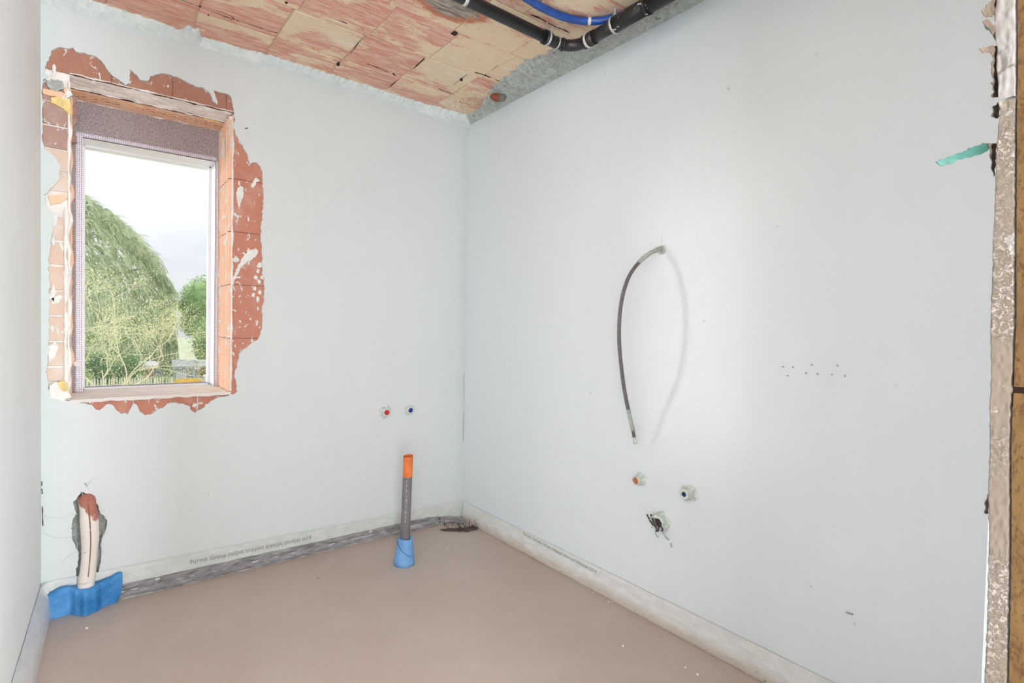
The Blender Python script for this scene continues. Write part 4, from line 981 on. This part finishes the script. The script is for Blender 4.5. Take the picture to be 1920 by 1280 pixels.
for i in range(8200):
    x = random.uniform(-8.5, 2.1)
    if x < -4.5 and random.random() < .6: continue
    zt = crown_top(x); y = 36+random.uniform(-3, 2.4)*(1-max(0, (x+1)/4))
    z = zt-abs(random.gauss(0, 1))*.3 if random.random() < .3 else random.uniform(-1.6, zt)
    ln = random.uniform(.5, 1.5); wind = random.uniform(.15, .75)*(1 if z > 3.2 else .25); up = .55 if z > zt-1.6 and z > 2.5 else 0
    pts = []; 
    for k_ in range(5):
        t = k_/4; pts.append(Vector((x+wind*ln*t, y+.1*t, z+up*ln*t*(1-t)*1.2-ln*t*t*(.85-up*.5))))
    wd = random.uniform(.018, .055); V = []; n0 = Vector((random.uniform(-.3, .3), 1, 0)).normalized()
    for k_, p in enumerate(pts):
        tt = (pts[min(k_+1, 4)]-pts[max(k_-1, 0)]).normalized(); s_ = tt.cross(n0).normalized(); q = wd*(1-.7*abs(k_/4-.35)); V += [p+s_*q, p-s_*q]
    b.add(V, [(2*k_, 2*k_+1, 2*k_+3, 2*k_+2) for k_ in range(4)])
for i in range(1500):        # loose windblown ends standing out of the crown
    x = random.uniform(-4, 2.0); z = crown_top(x)-random.uniform(.1, .5); y = 36+random.uniform(-1, 1); ln = random.uniform(.4, 1.5)*(1 if x < .4 else .6); a_ = random.uniform(.0, .8)
    pts = [Vector((x+ln*t*cos(a_), y, z+ln*sin(a_)*t-.5*ln*t*t)) for t in (0, .25, .5, .75, 1)]; V = []
    for k_, p in enumerate(pts):
        tt = (pts[min(k_+1, 4)]-pts[max(k_-1, 0)]).normalized(); s_ = tt.cross(Vector((0, 1, 0))).normalized(); q = .028*(1-k_/4.5); V += [p+s_*q, p-s_*q]
    b.add(V, [(2*k_, 2*k_+1, 2*k_+3, 2*k_+2) for k_ in range(4)])
me = bpy.data.meshes.new('foliage'); me.from_pydata([tuple(v) for v in b.V], [], b.F); me.materials.append(M_will); o = link(bpy.data.objects.new('foliage', me), wl); o['kind'] = 'stuff'
# leafy green tree on the right
gt = empty('leafy_tree', (4.6, 33, GZ)); tag(gt, 'round bright green tree at the right side of the window', 'tree')
M_gleaf = plain_leaf('bright_leaf', (.26, .44, .17), (.68, .82, .44))
b = MB(); b.tube([(4.6, 33, GZ), (4.5, 33, 0), (4.4, 33, 3)], [.28, .22, .08], 9); b.build('trunk', M_bark, gt)
blobs = [(4.6, 33, 3.3, 1.55), (3.1, 32.5, 2.7, 1.05), (3.6, 32.6, .9, 1.3), (2.85, 33.2, 1.2, .8), (5.3, 33, 1.2, 1.7), (3.5, 33.2, -.3, .8), (4.4, 32.6, 4.0, .9), (2.5, 33, 2.1, .5), (4.4, 33.0, -.4, 1.0)]
def ggen():
    x, y, z, r = random.choice(blobs); d = Vector((random.gauss(0, 1), random.gauss(0, 1), random.gauss(0, 1))).normalized()*r*random.uniform(.72, 1.04); d *= 1+.22*noise.noise(d*2.2/r+Vector((x, z, 0)))
    return Vector((x, y, z))+d
leafcloud('foliage', M_gleaf, gt, ggen, 26000, .13, .5)
b = MB()
for (x, y, z, r) in blobs: ball(b, (x, y, z), r*.74, (1, 1, 1), .25, x)
b.build('inner_foliage', M_gleaf, gt)
# bare-branched pale tree in front
bt = empty('pale_branched_tree', (-1.4, 22, GZ)); tag(bt, 'sprawling tree of pale yellowish twisting branches in front of the willow', 'tree')
M_twig = plain('pale_twig', (.78, .70, .50), .85, .12, 5)
M_yleaf = plain_leaf('yellow_green_leaf', (.52, .58, .24), (.84, .80, .46), .5)
tw = MB(); tips = []
def grow(p, d, ln, r, depth):
    pts = [p]; q = p
    for i in range(5):
        d = (d+Vector((random.gauss(0, .28), random.gauss(0, .22), random.gauss(0, .24)+.03))).normalized(); q = q+d*ln/5; pts.append(q)
    tw.tube(smoothpath(pts, 2), [r*(1-.5*i/10) for i in range(11)], 4 if depth > 1 else 6, False)
    tips.append(pts[3]); tips.append(pts[5])
    if depth < 4:
        for k_ in range(3 if depth < 3 else 2):
            s_ = pts[random.choice((2, 3, 4, 5))]; nd = (d+Vector((random.gauss(0, .75), random.gauss(0, .5), random.gauss(0, .55)))).normalized(); grow(s_, nd, ln*random.uniform(.6, .8), r*.6, depth+1)
for (bx_, dx) in ((-1.5, -.25), (-1.2, .25), (-1.7, -.5), (-1.0, .55), (-1.4, 0), (-.9, .8), (-2.2, .1), (-1.1, .95)):
    grow(Vector((bx_, 22+random.uniform(-.4, .4), GZ if abs(dx) < .5 else GZ+.9)), Vector((dx, 0, .9)), random.uniform(1.9, 2.6), .028, 0)
tw.build('branches', M_twig, bt)['kind'] = 'stuff'
def bgen():
    p = random.choice(tips); return p+Vector((random.gauss(0, .16), random.gauss(0, .2), random.gauss(0, .13)))
leafcloud('foliage', M_yleaf, bt, bgen, 11000, .06, .5)
# bushes
def bush(name, label, c_, r, sc, mat, count, size, cat='bush'):
    e = empty(name, (c_[0], c_[1], GZ)); tag(e, label, cat)
    def g():
        d = Vector((random.gauss(0, 1), random.gauss(0, 1), random.gauss(0, 1))).normalized()*random.uniform(.75, 1.05)*r; d *= 1+.25*noise.noise(d*2.5/r+Vector(c_))
        p = Vector(c_)+Vector((d.x*sc[0], d.y*sc[1], d.z*sc[2])); return p if p.z > GZ else None
    leafcloud('foliage', mat, e, g, count, size)
    b = MB(); ball(b, c_, r*.76, sc, .2, c_[0]); b.build('inner_foliage', mat, e); return e
M_dleaf = plain_leaf('deep_green_leaf', (.12, .27, .10), (.30, .46, .20)); M_mleaf = plain_leaf('mid_green_leaf', (.30, .44, .16), (.52, .60, .28)); M_yfl = plain_leaf('yellow_flowers', (.80, .56, .06), (.92, .74, .20)); M_brownleaf = plain_leaf('rusty_leaf', (.28, .22, .10), (.44, .36, .16))
bush('dark_bush', 'dark green bush behind the picket fence left of the brown shed', (-1.15, 29.2, -1.05), 1.05, (1.25, .6, .8), M_dleaf, 5200, .11)
bush('low_shrub', 'mid green low shrub over the left end of the picket fence', (-3.0, 27.6, -1.35), .9, (1.25, .6, .75), M_mleaf, 4200, .10)
bush('low_shrub', 'pale green tuft between the brown shed and the yellow flowers', (.78, 28.8, -1.8), .5, (1.3, .7, .6), M_mleaf, 2200, .07)
bush('yellow_flower_bed', 'yellow flowering plants between the picket fence and the grey slat stack', (1.75, 27.0, -1.75), .50, (1.55, .6, .6), M_yfl, 3200, .055, 'flowers')
bush('round_shrub', 'rusty green round shrub before the pale wall by the green tree', (2.62, 27.9, -1.3), .38, (1, .8, .9), M_brownleaf, 1600, .06)
bush('background_hedge', 'mid green hedge closing the view behind willow and sheds', (-3.0, 42, .4), 3.4, (1.5, .4, .8), M_mleaf, 9000, .16, 'hedge')
# sheds
M_br = plain('brown_boards', (.24, .14, .11), .8); M_roofp = plain('pale_roof_sheet', (.62, .58, .58), .8); M_gw = plain('grey_white_boards', (.66, .68, .70), .8); M_dk = plain('dark_glass', (.26, .29, .32), .4); M_teals = plain('blue_green_cover', (.10, .34, .32), .6)  # M_dk: even dark grey for shed windows and box body
def at(px, py, y): return hit(px, py, 1, y)
sh = empty('brown_shed', (.7, 31, GZ)); tag(sh, 'small brown shed with a pale sheet roof seen low in the window', 'shed')
a, b_ = at(269, 688, 30.6), at(287, 688, 30.6); zt = at(278, 688, 30.6).z
bx(a.x, b_.x, 30.6, 31.9, GZ, zt, 'board_wall', M_br, sh)
ra, rb2 = at(262, 684, 30.4), at(298, 686, 30.4); b = MB(); b.add([(ra.x, 30.4, zt), (rb2.x, 30.4, zt), (rb2.x, 32.1, zt+.16), (ra.x, 32.1, zt+.16), (ra.x, 30.4, zt+.1), (rb2.x, 30.4, zt+.1), (rb2.x, 32.1, zt+.22), (ra.x, 32.1, zt+.22)], [(0, 1, 2, 3), (4, 5, 6, 7), (0, 1, 5, 4), (1, 2, 6, 5), (2, 3, 7, 6), (3, 0, 4, 7)]); b.build('roof', M_roofp, sh)
bx(b_.x, rb2.x-.1, 30.8, 31.9, GZ, zt, 'side_wall', M_gw, sh); bx(b_.x+.12, b_.x+.42, 30.75, 30.8, zt-.75, zt-.15, 'shed_window', M_dk, sh)
gs = empty('grey_shed', (2.4, 31, GZ)); tag(gs, 'grey-white boarded shed under the green tree with a dark pitched roof', 'shed')
a, b_ = at(330, 690, 30.2), at(366, 690, 30.2); zt = at(348, 684, 30.2).z
for k_ in range(9): bevelled('board', a.x+(b_.x-a.x)*k_/9+.01, a.x+(b_.x-a.x)*(k_+1)/9-.01, 30.2, 30.25, GZ, zt, M_gw, gs, .004)
bx(a.x+.02, b_.x-.02, 30.23, 31.6, GZ, zt, 'wall', M_gw, gs); bx(a.x+.5, a.x+1.0, 30.17, 30.22, zt-.75, zt-.25, 'shed_window', M_dk, gs)
b = MB(); x0, x1 = a.x-.15, b_.x+.1; b.add([(x0, 30.0, zt-.08), (x1, 30.0, zt-.04), (x1, 30.9, zt+.22), (x0, 30.9, zt+.26), (x0, 31.8, zt), (x1, 31.8, zt), (x0, 30.0, zt-.18), (x1, 30.0, zt-.12)], [(0, 1, 2, 3), (3, 2, 5, 4), (6, 7, 1, 0), (6, 4, 5, 7)]); b.build('roof', plain('weathered_roof', (.34, .36, .37), .8), gs)
ws = empty('white_garden_wall', (3.4, 30.4, GZ)); tag(ws, 'pale rendered wall at the right edge of the view, behind the rusty shrub', 'wall')
a, b_ = at(370, 678, 30.3), at(398, 678, 30.3); bx(a.x, b_.x, 30.3, 30.6, GZ, a.z, 'wall_panel', plain('pale_render', (.66, .72, .72), .8), ws); bx(a.x-.05, b_.x, 30.25, 30.65, a.z, a.z+.08, 'coping', M_roofp, ws)
tb = empty('covered_trailer', (-.2, 30.2, GZ)); tag(tb, 'low blue-green covered box standing left of the brown shed', 'box')
a, b_ = at(244, 696, 29.9), at(262, 692, 29.9); bevelled('cover', a.x, b_.x, 29.9, 30.7, GZ+.5, a.z+.05, M_teals, tb, .06); bevelled('box_body', a.x+.05, b_.x-.05, 29.95, 30.65, GZ, GZ+.52, M_dk, tb, .02)
# picket fence
pf = empty('picket_fence', (-.5, 26, GZ)); tag(pf, 'pale weathered picket fence crossing the bottom of the window view', 'fence')
M_pick = plain('weathered_chestnut', (.70, .66, .54), .85, .2, 3)
pitch = .088; mesh0 = None; k_ = 0; x = -5.2
while x < 1.05:
    if mesh0 is None:
        bm = bmesh.new(); b = MB(); b.box(-.024, .024, -.012, .012, 0, .94); o = b.build('picket', M_pick, pf); o.data.vertices.foreach_get
        me = o.data
        bm.from_mesh(me); r = bmesh.ops.create_cone(bm, segments=4, radius1=.026, radius2=.004, depth=.07, matrix=Matrix.Translation((0, 0, .975))@Matrix.Rotation(pi/4, 4, 'Z')); bm.to_mesh(me); bm.free(); mesh0 = me
    else:
        o = bpy.data.objects.new('picket', mesh0); COL.objects.link(o); o.parent = pf; o.matrix_parent_inverse = Matrix.Translation(-pf.location)
    o.location = (x, 26, GZ+random.uniform(0, .05)); o.rotation_euler = (0, random.uniform(-.035, .035), random.uniform(-.3, .3)); o.scale = (random.uniform(.8, 1.15), 1, 1)
    x += pitch*random.uniform(.85, 1.15)
for z in (.25, .75): b = MB(); b.tube([(-5.3, 26.02, GZ+z), (-2, 26.02, GZ+z-.02), (1.1, 26.02, GZ+z)], .006, 5); b.build('wire', M_clamp, pf)
sl = empty('slat_stack', (2.6, 26.2, GZ)); tag(sl, 'stack of grey horizontal slats at the right end of the picket fence', 'slats')
for i in range(9): bevelled('slat', 2.28+random.uniform(0, .05), 3.0, 26.1, 26.4, GZ+.02+i*.115, GZ+.11+i*.115, M_gw, sl, .008, .004)
